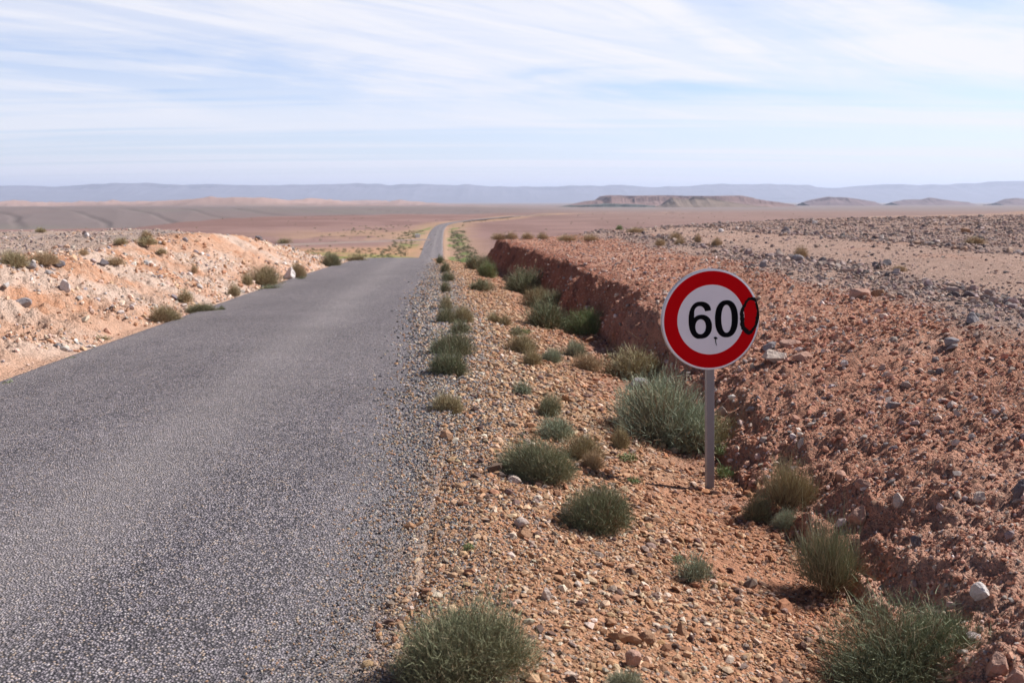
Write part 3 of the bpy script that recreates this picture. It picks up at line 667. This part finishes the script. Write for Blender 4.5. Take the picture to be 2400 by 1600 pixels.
# ------------------------------------------------------------------ shrubs
def ribbons(P, Wd, T, rnd, rng):
    """P (n, s, 3) centre lines, Wd (n, s) half widths -> vertices, quads, t, rnd"""
    n, s, _ = P.shape
    tan = np.gradient(P, axis=1); side = np.cross(tan, rng.normal(size=(n, 1, 3))); side /= np.maximum(np.linalg.norm(side, axis=2, keepdims=True), 1e-9)
    A = P + side * Wd[..., None]; B = P - side * Wd[..., None]
    V = np.stack([A, B], 2).reshape(-1, 3)
    b = (np.arange(n) * s * 2)[:, None] + (np.arange(s - 1) * 2)[None]; b = b.ravel()
    F = np.stack([b, b + 1, b + 3, b + 2], 1)
    return V, F, np.repeat(T.reshape(-1), 2), np.repeat(np.repeat(rnd, s), 2)
def shrub_parts(seed, nst=70, ntw=2600, hgt=.75, thick=.012, spiky=0.0, fill=1.0):
    rng = np.random.default_rng(seed)
    az = rng.uniform(0, 2 * np.pi, nst); el = np.arcsin(rng.uniform(.10, 1, nst) ** .85)
    D = np.stack([np.cos(az) * np.cos(el), np.sin(az) * np.cos(el), np.sin(el)], -1)
    lump = .78 + .34 * vnoise(np.cos(az) * 1.7 + 9 + seed, np.sin(az) * 1.7 + el * 1.8 + 5, seed)
    Rr = lump * rng.uniform(.72, 1.0, nst)
    if spiky: D[:, 2] += spiky; D /= np.linalg.norm(D, axis=1)[:, None]
    tip = D * Rr[:, None] * np.array([1, 1, hgt])
    base = np.stack([np.cos(az), np.sin(az), 0 * az], -1) * rng.uniform(0, .14, (nst, 1))
    ctrl = base + (tip - base) * .5 + np.stack([0 * az, 0 * az, .02 + .10 * (1 - D[:, 2]) * hgt], -1) * (1 if not spiky else .4) + rng.normal(0, .05, (nst, 3))
    def stem(k, s): s = s[..., None]; return base[k] * (1 - s) ** 2 + 2 * ctrl[k] * s * (1 - s) + tip[k] * s * s
    ss = np.linspace(0, 1, 6)
    PS = np.stack([stem(np.arange(nst), np.full(nst, v)) for v in ss], 1)
    PS[:, 0, 2] -= .06
    stems = ribbons(PS, thick * 1.6 * (1 - .75 * ss)[None].repeat(nst, 0), ss[None].repeat(nst, 0) * .5, rng.uniform(size=nst), rng)
    # twigs fill a lumpy dome: most sit near its skin, pointing outwards and up in every direction
    ta = rng.uniform(0, 2 * np.pi, ntw); te = np.arcsin(rng.uniform(.0, 1, ntw) ** .8)
    E = np.stack([np.cos(ta) * np.cos(te), np.sin(ta) * np.cos(te), np.sin(te)], -1)
    lmp = .70 + .42 * vnoise(np.cos(ta) * 2.1 + 9 + seed, np.sin(ta) * 2.1 + te * 2.2 + 5, seed) + .10 * rng.normal(size=ntw)
    r0 = rng.uniform(.02, 1, ntw) ** .48 * lmp
    if spiky: E[:, 2] += spiky; E /= np.linalg.norm(E, axis=1)[:, None]
    nl = 5; lob = rng.uniform(-.42, .42, (nl, 2)); lob[0] *= .3; lsc = rng.uniform(.42, .72, nl); lsc[0] = .80; lk = rng.choice(nl, ntw, p=lsc / lsc.sum())
    p0 = E * (r0 * lsc[lk])[:, None] * np.array([1.08, 1.08, 1.12 * hgt]); p0[:, :2] += lob[lk]
    d = E * (.75 + spiky) + rng.normal(0, .55 - .3 * min(spiky, 1), (ntw, 3)); d[:, 2] += .35 + spiky; d /= np.linalg.norm(d, axis=1)[:, None]
    ln = rng.uniform(.08, .24, ntw) * np.where(lk == 2, 1.35, 1) * (1 + 1.2 * spiky) * fill * np.where(rng.uniform(size=ntw) < .04, 2.1, 1); q = np.linspace(0, 1, 4)
    bend = rng.normal(0, .2, (ntw, 3)); bend[:, 2] += .10
    PT = p0[:, None] + d[:, None] * (ln[:, None] * q)[..., None] + bend[:, None] * (ln[:, None] * q ** 2)[..., None]
    PT[..., 2] = np.maximum(PT[..., 2], .01)
    rr = np.linalg.norm(PT / np.array([1, 1, hgt]), axis=2)
    T = np.clip(r0[:, None] * .85 + .22 * q[None] - .08 - .25 * (lk == 3)[:, None], 0, 1)
    tw = ribbons(PT, thick * rng.uniform(.5, 1.0, ntw)[:, None] * (1 - .72 * q)[None], T, np.clip(rng.uniform(size=ntw) * .8 + .2 * rng.uniform(size=nl)[lk], 0, 1), rng)
    return stems, tw
def mk(name, d):
    V, F, T, q = d; me = new_mesh(name, V, F); set_f(me, T, 't'); set_f(me, q, 'rnd'); return me
PROTO = {}
def proto(kind, i):
    if (kind, i) in PROTO: return PROTO[kind, i]
    a = dict(near=(190, 30000, .95, .0042), mid=(110, 8500, .95, .0074), far=(50, 2000, .95, .017), spiky=(90, 4200, 1.0, .0055), weed=(40, 420, .6, .05))[kind]
    st, tw = shrub_parts(hash_seed(kind, i), a[0], a[1], 1.0, a[3], .22 if kind == 'spiky' else 0, dict(near=.62, mid=.78).get(kind, 1.0))
    PROTO[kind, i] = (mk('woody_stems', st), mk('foliage', tw)); return PROTO[kind, i]
def hash_seed(k, i): return 1000 + sum(map(ord, k)) * 7 + i * 13
def shrub(x0, y0, x1, y1, kind, m, label, i, cat='shrub', name='shrub', group=None, hk=1.0):
    wpx = (x1 - x0) * K; hpx = (y1 - y0) * K
    sphi = max(0, (y1 * K - 462)) / FPX
    p, t = at((x0 + x1) / 2 * K, (y1 * K - wpx * .5 * sphi * .75))
    Rw = wpx / 2 / FPX * t * (1.24 if kind == 'near' else 1.36); H = max(hpx - wpx * .42 * sphi, hpx * .5) / FPX * t * hk * (1.22 if kind == 'near' else 1.32)
    rng = random.Random(i * 31 + 7)
    sc = (Rw, Rw * rng.uniform(.85, 1.05), H); rz = rng.uniform(0, 6.28)
    st, tw = proto(kind, i % (3 if kind in ('near', 'mid') else 4))
    def lit(o, mt):
        if not o.data.materials: o.data.materials.append(mt)
        o.material_slots[0].link = 'OBJECT'; o.material_slots[0].material = mt
    props = dict(label=label, category=cat)
    if group: props['group'] = group
    # scaled about its foot; yaw applied inside so the width stays across the view
    if kind in ('near', 'mid', 'spiky'):
        r = empty(name, p, 0, **props)
        a = bpy.data.objects.new('woody_stems', st); b = bpy.data.objects.new('foliage', tw)
        for o, mt in ((a, MAT['stem']), (b, MAT[m])):
            COL.objects.link(o); o.parent = r; lit(o, mt); o.scale = sc; o.rotation_euler = (0, 0, rz)
    else:
        o = bpy.data.objects.new(name, tw); COL.objects.link(o); lit(o, MAT[m]); o.location = p; o.scale = sc; o.rotation_euler = (0, 0, rz)
        for k_, v_ in props.items(): o[k_] = v_
SHRUBS = [
 # foreground and ditch
 (898, 1378, 1232, 1610, 'near', 'green', 'large grey-green wiry shrub at the bottom edge beside the asphalt'),
 (1868, 1392, 2258, 1640, 'near', 'deep', 'large dark green wiry shrub in the bottom right corner'),
 (1308, 1108, 1456, 1236, 'near', 'deep', 'compact dark green shrub on gravel left of the sign foot'),
 (1134, 1008, 1328, 1116, 'near', 'green', 'wide spreading grey-green shrub on the roadside slope'),
 (1230, 958, 1328, 1014, 'mid', 'sage', 'pale green low shrub just behind the wide spreading shrub'),
 (1294, 1002, 1384, 1062, 'mid', 'olive', 'thin brownish shrub right of the wide spreading shrub'),
 (1340, 1034, 1392, 1082, 'mid', 'dry', 'dry straw-coloured twigs at the edge of the brownish shrub'),
 (1228, 908, 1292, 960, 'mid', 'green', 'small sparse green shrub on the slope above the pale low shrub'),
 (1178, 878, 1226, 910, 'far', 'sage', 'tiny flat grey-green tuft on bare gravel midway down the slope'),
 (982, 904, 1056, 958, 'mid', 'olive', 'pale yellowish tuft growing at the asphalt edge alone'),
 (1396, 870, 1664, 1042, 'near', 'sage', 'big rounded grey sage bush behind the sign post'),
 (1530, 958, 1692, 1046, 'mid', 'olive', 'brown-green bush in front of the sage bush, crossed by the post'),
 (1404, 984, 1448, 1034, 'mid', 'olive', 'small brownish sprig at the left foot of the sage bush'),
 (1752, 1072, 1866, 1186, 'spiky', 'olive', 'upright spiky yellow-green tuft right of the sign foot'),
 (1704, 1138, 1772, 1204, 'mid', 'green', 'low dark twiggy plant left of the spiky tuft'),
 (1776, 1170, 1842, 1218, 'mid', 'sage', 'pale sprawling plant just below the spiky tuft'),
 (1826, 1226, 1996, 1392, 'spiky', 'green', 'tall loose grey-green shrub at the foot of the red bank'),
 (1546, 1272, 1622, 1342, 'far', 'sage', 'sparse thin tuft in the gravel between sign and bottom edge'),
 (1404, 1538, 1484, 1600, 'mid', 'sage', 'small blue-grey tuft cut by the bottom edge'),
 (984, 804, 1076, 870, 'mid', 'deep', 'dark green round shrub overhanging the asphalt, front one of a pair'),
 (988, 764, 1076, 826, 'mid', 'green', 'green shrub at the asphalt edge, back one of a pair'),
 (1000, 704, 1050, 750, 'mid', 'green', 'bushy green shrub at the asphalt edge before the crest'),
 (1040, 704, 1090, 744, 'mid', 'olive', 'olive sprig leaning away from the asphalt'),
 (1034, 738, 1078, 770, 'far', 'green', 'small bright shrub between two larger roadside shrubs'),
 (1008, 682, 1042, 714, 'far', 'olive', 'narrow shrub on the asphalt edge behind the bushy green one'),
 (1150, 622, 1250, 678, 'mid', 'green', 'large round green bush at the foot of the shaded bank'),
 (1206, 664, 1270, 714, 'mid', 'olive', 'pale olive bush in the ditch, left one of two touching'),
 (1250, 672, 1308, 712, 'mid', 'green', 'green bush against the bank, right one of two touching'),
 (1206, 694, 1308, 758, 'mid', 'deep', 'broad dark green bush with black shade at its left foot'),
 (1308, 714, 1394, 772, 'mid', 'bright', 'bright green feathery shrub in the ditch bend'),
 (1298, 784, 1352, 824, 'mid', 'sage', 'blue-grey round tuft in the ditch below the bright shrub'),
 (1240, 802, 1292, 834, 'mid', 'sage', 'small blue-grey tuft left of the round one'),
 (1172, 770, 1234, 814, 'mid', 'olive', 'soft olive tuft on the gravel slope left of the ditch'),
 (1198, 806, 1240, 842, 'mid', 'olive', 'pale round tuft just below the soft olive one'),
 (1166, 750, 1202, 774, 'far', 'green', 'small dark tuft on the gravel slope above the olive ones'),
 (1122, 720, 1152, 742, 'far', 'olive', 'tiny yellowish sprig on the gravel slope, upper one'),
 (1146, 726, 1176, 748, 'far', 'olive', 'tiny yellowish sprig on the gravel slope, lower one'),
 (1396, 806, 1528, 876, 'mid', 'olive', 'wide tan and green bush left of the sign disc'),
 (1322, 814, 1386, 854, 'mid', 'dry', 'dry reddish twiggy bush left of the wide tan bush'),
 (1076, 644, 1128, 670, 'far', 'green', 'low green clump in the upper ditch'),
 (1066, 588, 1104, 620, 'far', 'green', 'leftmost bush in the thicket at the far end of the bank'),
 (1094, 590, 1126, 630, 'mid', 'green', 'middle bush in the thicket at the far end of the bank'),
 (1102, 602, 1146, 640, 'mid', 'bright', 'light green front bush of the thicket at the far end of the bank'),
 # verge strip at the crest
 (1000, 588, 1020, 606, 'far', 'deep', 'farthest clump of the green strip on the verge at the crest'),
 (1010, 604, 1034, 626, 'far', 'green', 'second clump of the green verge strip below the crest'),
 (1018, 624, 1046, 648, 'far', 'deep', 'third and widest clump of the green verge strip'),
 (1012, 646, 1036, 672, 'far', 'green', 'fourth clump of the green verge strip, hanging over the asphalt'),
 # left bank and plateau
 (578, 614, 648, 658, 'mid', 'olive', 'largest olive bush at the foot of the left bank'),
 (556, 628, 582, 656, 'far', 'olive', 'small dark bush tucked left of the largest olive bush'),
 (602, 654, 648, 668, 'far', 'deep', 'flat dark green mat in front of the largest olive bush'),
 (666, 606, 706, 642, 'mid', 'olive', 'olive bush behind the white pyramid boulder'),
 (680, 636, 700, 646, 'far', 'deep', 'little green cushion right of the white boulder'),
 (404, 668, 444, 696, 'far', 'olive', 'round yellowish bush low on the left bank'),
 (350, 702, 416, 742, 'mid', 'olive', 'brownish bush at the asphalt edge, leftmost of its row'),
 (434, 696, 506, 722, 'mid', 'green', 'long low green bush at the asphalt edge'),
 (502, 704, 520, 718, 'far', 'deep', 'tiny dark tuft right of the long low green bush'),
 (522, 654, 552, 682, 'far', 'olive', 'small olive bush halfway along the left bank foot'),
 (738, 582, 788, 614, 'mid', 'green', 'green bush at the far end of the left bank'),
 (800, 584, 838, 602, 'far', 'olive', 'dull bush beyond the end of the left bank'),
 (438, 610, 454, 630, 'far', 'dry', 'small dry bush clinging to the orange face'),
 (0, 580, 70, 616, 'mid', 'olive', 'wide olive bush at the left edge on the bank brink'),
 (74, 580, 134, 610, 'mid', 'dry', 'straw-coloured bush right of the wide olive one'),
 (244, 590, 284, 610, 'far', 'dry', 'pale tuft on the brink right of the dark wedge stone'),
 (314, 546, 366, 564, 'far', 'olive', 'broad dark bush on the left plateau'),
 (322, 532, 350, 548, 'far', 'dry', 'brown bush directly behind the broad dark one'),
 (262, 546, 292, 562, 'far', 'olive', 'small round bush left of the broad dark one'),
 (182, 574, 206, 588, 'far', 'dry', 'reddish dry tuft on the left plateau above the dark wedge stone'),
 (84, 524, 106, 534, 'far', 'olive', 'bush on the left skyline near the edge'),
 (356, 572, 384, 584, 'far', 'olive', 'flat tuft at the upper rim of the left cut'),
 (642, 548, 672, 560, 'far', 'olive', 'bush on the right shoulder of the orange hump'),
 # right plateau
 (1826, 568, 1856, 592, 'far', 'dry', 'yellow tuft standing among boulders above the sign'),
 (1632, 548, 1656, 566, 'far', 'dry', 'round yellow tuft at the rim left of the boulders'),
 (1594, 540, 1612, 556, 'far', 'dry', 'reddish tuft at the rim, smallest of the three'),
 (1534, 534, 1562, 552, 'far', 'dry', 'brown tuft on the rim above the sign, left one'),
 (1548, 548, 1572, 562, 'far', 'dry', 'tan tuft on the rim just below the brown one'),
 (1500, 550, 1530, 566, 'far', 'dry', 'pale tuft on the rim farthest left above the sign'),
 (2212, 546, 2262, 562, 'far', 'dry', 'yellow tuft on the stony field near the right edge'),
 (2048, 610, 2078, 624, 'far', 'dry', 'low tan tuft beside the cube-like dark stone'),
 (1416, 518, 1432, 528, 'far', 'bright', 'single green bush on the far rim of the plateau'),
]
for i, (x0, y0, x1, y1, k, m, lab) in enumerate(SHRUBS): shrub(x0, y0, x1, y1, k, m, lab, i)
# dry grass tufts topping the shaded end of the bank, and small weeds
for i, (x0, y0, x1, y1) in enumerate([(1128, 536, 1166, 552), (1160, 534, 1192, 550), (1196, 536, 1226, 550), (1232, 536, 1262, 550), (1280, 540, 1330, 554), (1340, 540, 1376, 554), (1440, 524, 1480, 536)]):
    shrub(x0, y0, x1, y1, 'far', 'dry', 'straw-coloured grass tuft on the brink of the shaded end of the bank' if i < 4 else ['broad flat straw tuft on the bank top right of the shaded end', 'straw tuft on the bank top nearer the sign', 'yellowish tuft on the plateau rim right of the green bush'][i - 4], i + 5, 'grass tuft', 'grass_tuft', 'straw tufts along the bank top')
WEEDS = [(1420, 1036, 1466, 1062, 'bright green weed left of the sign foot in front of the sage bush'), (1642, 1062, 1688, 1098, 'bright green weed right of the sign foot'), (1646, 1030, 1676, 1056, 'smaller green weed above the one right of the sign foot'),
 (1434, 1094, 1470, 1114, 'flat green weed on the gravel between dark shrub and sign'), (1062, 1244, 1092, 1266, 'tiny yellow-green weed at the asphalt edge'), (1540, 1270, 1572, 1294, 'yellow-green weed beside the sparse thin tuft'),
 (0, 872, 34, 892, 'green weed on the asphalt at the left edge'), (150, 818, 178, 832, 'green weed on the asphalt edge, larger of two near the left bank'), (208, 808, 230, 818, 'tiny green weed right of the larger one near the left bank'),
 (308, 778, 328, 788, 'green weed on the asphalt edge below the brown bush'), (212, 768, 250, 784, 'pale flat weed at the foot of the left bank'), (900, 1232, 920, 1246, 'speck of yellow-green weed growing in the asphalt'),
 (1188, 752, 1218, 768, 'low green weed in the ditch below the dark bush')]
for i, (x0, y0, x1, y1, lab) in enumerate(WEEDS): shrub(x0, y0, x1, y1, 'weed', 'olive' if 'pale' in lab else 'bright', lab, i, 'weed', 'weed', hk=.8)

# far scrub: uncountable green strips along the valley road and field
def scrub():
    rng = np.random.default_rng(5); P = []
    def put(n, fx): 
        for _ in range(n): P.append(fx())
    def strip(side, o0, o1, y0, y1):
        y = rng.uniform(y0, y1); o = rng.uniform(o0, o1); return (float(road_x(y)) + side * (HW + o), y, rng.uniform(.25, .7))
    put(260, lambda: strip(1, 2.5, 7, 110, 330)); put(170, lambda: strip(-1, 2.5, 8, 160, 330)); put(30, lambda: strip(1, 2, 6, 330, 600))
    put(70, lambda: strip(-1, 8, 30, 255, 400))
    def field(): x = rng.uniform(-80, -22); return (x, 203 - .3 * (x + 30) * 0 + rng.normal(0, 8), rng.uniform(.25, .6))
    put(320, field)
    def track(): x = rng.uniform(-75, -20); return (x, 244 + (x + 48) * .9 - 4.5 + rng.normal(0, .8), rng.uniform(.3, .7))
    put(36, track)
    def plain(): y = rng.uniform(150, 900); return (rng.uniform(-.45, .3) * y, y, rng.uniform(.25, .6))
    put(260, plain)
    X, Y, S_ = np.array(P).T; h, _ = height(X, Y)
    n = 26; V = []; F = []; T = []; Q = []
    (v, f, t, q) = shrub_parts(77, 12, 70, .8, .09)[1]
    for k in range(len(X)):
        V.append(v * S_[k] * np.array([rng.uniform(.9, 1.6), rng.uniform(.9, 1.4), 1.0]) + np.array([X[k], Y[k], h[k] + CAMZ])); F.append(f + k * len(v)); T.append(t); Q.append(q * .85)
    me = new_mesh('scrub', np.concatenate(V), np.concatenate(F)); set_f(me, np.concatenate(T), 't'); set_f(me, np.concatenate(Q), 'rnd')
    add_obj('scrub', me, MAT['green'], kind='stuff')
scrub()

# ------------------------------------------------------------------ side track and concrete block in the valley
def side_track():
    x = np.linspace(-170, -21, 160); yc = 259 + (x + 23) * .95 * np.where(x > -60, 1, 1) ; yc = np.where(x < -60, 224 + (x + 60) * .25, yc); yc = np.convolve(np.r_[[yc[0]] * 8, yc, [yc[-1]] * 8], np.ones(17) / 17, 'valid')
    o = np.array([-3.2, -2.4, -1, 0, 1, 2.4, 3.2]); z0 = np.array([-.5, .28, .36, .38, .36, .28, -.5])
    X = x[:, None] + 0 * o[None]; Y = yc[:, None] + o[None] + .4 * fbm(X / 4, o[None] + 0 * X, 2, 7)
    Z = height(X, yc[:, None] + 0 * X, detail=False)[0] + z0[None]
    me = new_mesh('track', np.stack([X, Y, Z + CAMZ], -1).reshape(-1, 3), grid_faces(len(x), len(o)))
    add_obj('track', me, mat('track_gravel', m_plain((.27, .20, .175), .2, .6), 1, .1), kind='structure', smooth=True)
side_track()
import bmesh
def bm_obj(name, bm, m, parent=None, bevel=0, **props):
    me = bpy.data.meshes.new(name); bmesh.ops.recalc_face_normals(bm, faces=bm.faces); bm.to_mesh(me); bm.free()
    o = add_obj(name, me, m, parent, **props)
    if bevel:
        b = o.modifiers.new('b', 'BEVEL'); b.width = bevel; b.segments = 2
    return o
def box(bm, x0, x1, y0, y1, z0, z1):
    vs = [bm.verts.new((x, y, z)) for z in (z0, z1) for x, y in ((x0, y0), (x1, y0), (x1, y1), (x0, y1))]
    for f in ((0, 3, 2, 1), (4, 5, 6, 7), (0, 1, 5, 4), (1, 2, 6, 5), (2, 3, 7, 6), (3, 0, 4, 7)): bm.faces.new([vs[i] for i in f])
p, t = at(979, 557)
bm = bmesh.new(); box(bm, -.62, .62, -.35, .35, -.2, .78); box(bm, -.74, .74, -.45, .45, .78, .98)
cb = bm_obj('concrete_block', bm, mat('white_concrete', m_plain((.66, .67, .68), .12, 3), .8, .3), None, .03, label='small white concrete block standing left of the distant road', category='concrete block'); cb.location = p; cb.rotation_euler = (0, 0, .3)

# ------------------------------------------------------------------ speed limit sign
def sign():
    foot, t0 = at(1663, 1143); Yb = foot.y
    def ray_at_Y(px, py, Y):
        dx, dy = (px - CX) / FPX, (CY - py) / FPX
        d = Vector((dx, math.cos(PITCH) + dy * math.sin(PITCH), -math.sin(PITCH) + dy * math.cos(PITCH))); return d * (Y / d.y) + Vector((0, 0, CAMZ))
    c = ray_at_Y(1666.5, 749, Yb - .060); pt = ray_at_Y(1662.6, 870, Yb)
    pxm = FPX / (c.y / (math.cos(PITCH)) ); 
    Rd = 118.5 / FPX * (c.y * math.cos(PITCH) + (CAMZ - c.z) * math.sin(PITCH))
    yaw = R(8.5); lean = math.atan2(pt.x - foot.x, pt.z - foot.z)
    print('sign foot', foot, 'R', Rd, 'centre', c, 'lean', lean)
    root = empty('speed_limit_sign', foot, yaw, label='round red and white 60 speed limit sign with a scrawled extra zero, on grey post', category='road sign')
    inv = (Matrix.Translation(foot) @ Matrix.Rotation(yaw, 4, 'Z')).inverted()
    # the post: a square steel tube, open at the top
    galv = mat('galvanised_steel', lambda n, l, b: (b.inputs.__getitem__('Metallic').__setattr__('default_value', .35), m_plain((.27, .265, .28), .18, 9)(n, l, b)), .5, .5)
    h = c.z - foot.z + .16; bm = bmesh.new(); sh = math.tan(lean)
    def ring(z, a, b, r=.005):
        pts = []
        for cx_, cy_, a0 in ((a - r, b - r, 0), (-a + r, b - r, 90), (-a + r, -b + r, 180), (a - r, -b + r, 270)):
            for k in range(4): th = R(a0 + k * 30); pts.append(bm.verts.new((cx_ + r * math.cos(th) + sh * z, cy_ + r * math.sin(th), z)))
        return pts
    A = ring(-.3, .0275, .0225); B = ring(h, .0275, .0225); Ci = ring(h, .0250, .0200, .003); Di = ring(h - .25, .0250, .0200, .003)
    for P, Q in ((A, B), (B, Ci), (Ci, Di)):
        for k in range(16): bm.faces.new((P[k], P[(k + 1) % 16], Q[(k + 1) % 16], Q[k]))
    bm.faces.new(Di)
    bm_obj('post', bm, galv, root)
    # plate
    cl = inv @ c; roll = R(-2.2)
    PM = Matrix.Translation(cl) @ Matrix.Rotation(roll, 4, 'Y') @ Matrix.Rotation(R(-1.0), 4, 'X')
    cl2 = PM
    def lathe(prof, seg=96):
        bm = bmesh.new(); rows = []
        for (r_, y_) in prof: rows.append([bm.verts.new((r_ * math.cos(2 * math.pi * k / seg), y_, r_ * math.sin(2 * math.pi * k / seg))) for k in range(seg)])
        for a, b in zip(rows, rows[1:]):
            for k in range(seg): bm.faces.new((a[k], a[(k + 1) % seg], b[(k + 1) % seg], b[k]))
        return bm, rows
    alu = mat('aluminium_rim', lambda n, l, b: (b.inputs.__getitem__('Metallic').__setattr__('default_value', .5), m_plain((.46, .47, .49), .15, 14)(n, l, b)), .45, .5)
    bm, rows = lathe([(Rd * .9, .006), (Rd * .996, .006), (Rd * 1.006, .003), (Rd * 1.006, .030), (Rd * .985, .032), (Rd * .985, .010), (Rd * .9, .010)])
    bm.faces.new(rows[-1]); plate = bm_obj('plate', bm, alu, root, 0); plate.matrix_local = PM
    for p_ in plate.data.polygons: p_.use_smooth = False
    def vinyl(c, ro=.42): return lambda n, l, b: (m_plain(c, .05, 5)(n, l, b))
    WH = mat('white_sheeting', vinyl((.80, .80, .86)), .7, .1); RD = mat('red_sheeting', vinyl((.56, .002, .006)), .8, .06); BK = mat('black_vinyl', vinyl((.006, .006, .008)), .9, .03); MK = mat('marker_ink', m_plain((.010, .010, .011), .3, 30), .8, .08)
    bm, rows = lathe([(Rd * 1.0, .0058), (Rd * .998, .0015), (Rd * .985, .0), (Rd * .60, 0)]); bm.faces.new(rows[-1]); o = bm_obj('white_face', bm, WH, plate)
    bm, rows = lathe([(Rd * .962, .0), (Rd * .962, -.0007), (Rd * .692, -.0007), (Rd * .692, .0)]); bm_obj('red_ring', bm, RD, plate)
    # digits as flat shapes; outline given in units of the plate radius
    def shape(name, loops, m, y=-.0012, th=.0007):
        cu = bpy.data.curves.new(name, 'CURVE'); cu.dimensions = '2D'; cu.fill_mode = 'BOTH'; cu.extrude = th / 2
        for lp in loops:
            sp = cu.splines.new('POLY'); sp.points.add(len(lp) - 1); sp.use_cyclic_u = True
            for q_, (x, z) in zip(sp.points, lp): q_.co = (x * Rd, z * Rd, 0, 1)
        tmp = bpy.data.objects.new(name, cu); COL.objects.link(tmp)
        dg = bpy.context.evaluated_depsgraph_get(); me = bpy.data.meshes.new_from_object(tmp.evaluated_get(dg)); bpy.data.objects.remove(tmp)
        me.transform(Matrix.Translation((0, y, 0)) @ Matrix.Rotation(R(90), 4, 'X')); me.name = name
        me.materials.clear()
        return add_obj(name, me, m, plate)
    def sup(cx_, cz, a, b, e=2.35, n=64, t0=0, t1=360):
        out = []
        for k in range(n):
            th = R(t0 + (t1 - t0) * k / (n if t1 - t0 == 360 else n - 1)); c_, s_ = math.cos(th), math.sin(th)
            out.append((cx_ + a * math.copysign(abs(c_) ** (2 / e), c_), cz + b * math.copysign(abs(s_) ** (2 / e), s_)))
        return out
    def spline(pts, n=10):
        out = []; N_ = len(pts)
        for i in range(N_):
            p0, p1, p2, p3 = (pts[(i + k) % N_] for k in (-1, 0, 1, 2))
            if p1[2:] and p2[2:]: out.append(p1[:2]); continue
            for k in range(n):
                t_ = k / n
                f = lambda a, b, c_, d: .5 * (2 * b + (c_ - a) * t_ + (2 * a - 5 * b + 4 * c_ - d) * t_ * t_ + (-a + 3 * b - 3 * c_ + d) * t_ ** 3)
                out.append((f(p0[0], p1[0], p2[0], p3[0]), f(p0[1], p1[1], p2[1], p3[1])))
        return out
    zc = .0
    shape('digit', [sup(.318, zc, .238, .370, 2.3), sup(.318, zc, .108, .277, 2.15)], BK)
    ox = -.222
    # six: terminal at upper right, bowl below
    six = [(.222, .185, 1), (.098, .172, 1)]
    six += sup(-.012, .150, .112, .132, 2.1, 14, 10, 168)            # inner upper curve, right to left
    six += [(-.124, .10), (-.128, .055)]
    six += sup(.020, -.128, .218, .238, 2.15, 40, 128, -96)          # outer bowl, over the top to the bottom
    six += sup(-.002, -.0, .238, .370, 2.3, 40, -96, -265)[1:]       # left flank up to the crown
    six += sup(-.004, .185, .226, .185, 2.2, 14, 90, 4)[1:]
    six = [(x + ox, z + zc) for x, z, *_ in six]
    shape('digit', [six, sup(ox + .004, zc - .128, .108, .148, 2.1, 48)], BK)
    # marker zero: a wobbly hand stroke running off the rim
    rg = random.Random(3); n = 90; lo, li = [], []
    for k in range(n):
        th = 2 * math.pi * k / n; wob = .010 * math.sin(3 * th + 1) + .008 * math.sin(7 * th) + .004 * math.sin(19 * th + 2); hw = .036 + .008 * math.sin(2 * th + .6) + .004 * math.sin(23 * th) + (.010 if th > 4.2 and th < 5.2 else 0)
        for lst, s_ in ((lo, 1), (li, -1)):
            a_, b_ = .172 + wob + s_ * hw, .335 + wob + s_ * hw
            x, z = a_ * math.cos(th), b_ * math.sin(th); x += z * .10 - .015 * math.cos(2 * th); X_, Z_ = .815 + x, .045 + z
            q_ = math.hypot(X_, Z_); lim = 1.0
            if q_ > lim: X_, Z_ = X_ * lim / q_, Z_ * lim / q_
            lst.append((X_, Z_))
    shape('marker_scrawl', [lo, li], MK, -.0021)
    # small marker tick under the digits
    def stroke(pts, ws):
        L_, R_ = [], []
        for i in range(len(pts)):
            a = pts[max(0, i - 1)]; b = pts[min(len(pts) - 1, i + 1)]; dx, dz = b[0] - a[0], b[1] - a[1]; q_ = math.hypot(dx, dz) or 1
            L_.append((pts[i][0] - dz / q_ * ws[i], pts[i][1] + dx / q_ * ws[i])); R_.append((pts[i][0] + dz / q_ * ws[i], pts[i][1] - dx / q_ * ws[i]))
        return L_ + R_[::-1]
    shape('marker_scrawl', [stroke([(.052, -.372), (.075, -.366), (.10, -.372), (.13, -.385)], [.012, .024, .020, .004])], MK, -.0021)
    shape('marker_scrawl', [stroke([(.088, -.385), (.084, -.42), (.088, -.46), (.10, -.50), (.108, -.525)], [.010, .008, .007, .006, .003])], MK, -.0026)
    # clamps behind the plate
    for dz in (-.16, .13):
        bm = bmesh.new(); box(bm, -.045, .045, 0, .0258, -.018, .018); o = bm_obj('clamp', bm, galv, root, .001); o.location = (cl.x, -.0482, cl.z + dz)
sign()
# ------------------------------------------------------------------ haze
bpy.ops.mesh.primitive_cube_add(size=1)
hzb = bpy.context.object; hzb.name = 'haze'; hzb.data.name = 'haze'; hzb['kind'] = 'stuff'
hzb.dimensions = (170000, 75000, 1220); hzb.location = (0, 75000 / 2 - 3000, 1220 / 2 - 560)
hm = bpy.data.materials.new('haze'); hm.use_nodes = True; n, l = hm.node_tree.nodes, hm.node_tree.links
n.remove(n['Principled BSDF']); pv = n.new('ShaderNodeVolumePrincipled')
pv.inputs['Color'].default_value = (.69, .79, 1, 1); pv.inputs['Density'].default_value = HAZE_D; pv.inputs['Anisotropy'].default_value = 0.2
l.new(pv.outputs[0], n['Material Output'].inputs['Volume']); hzb.data.materials.append(hm)
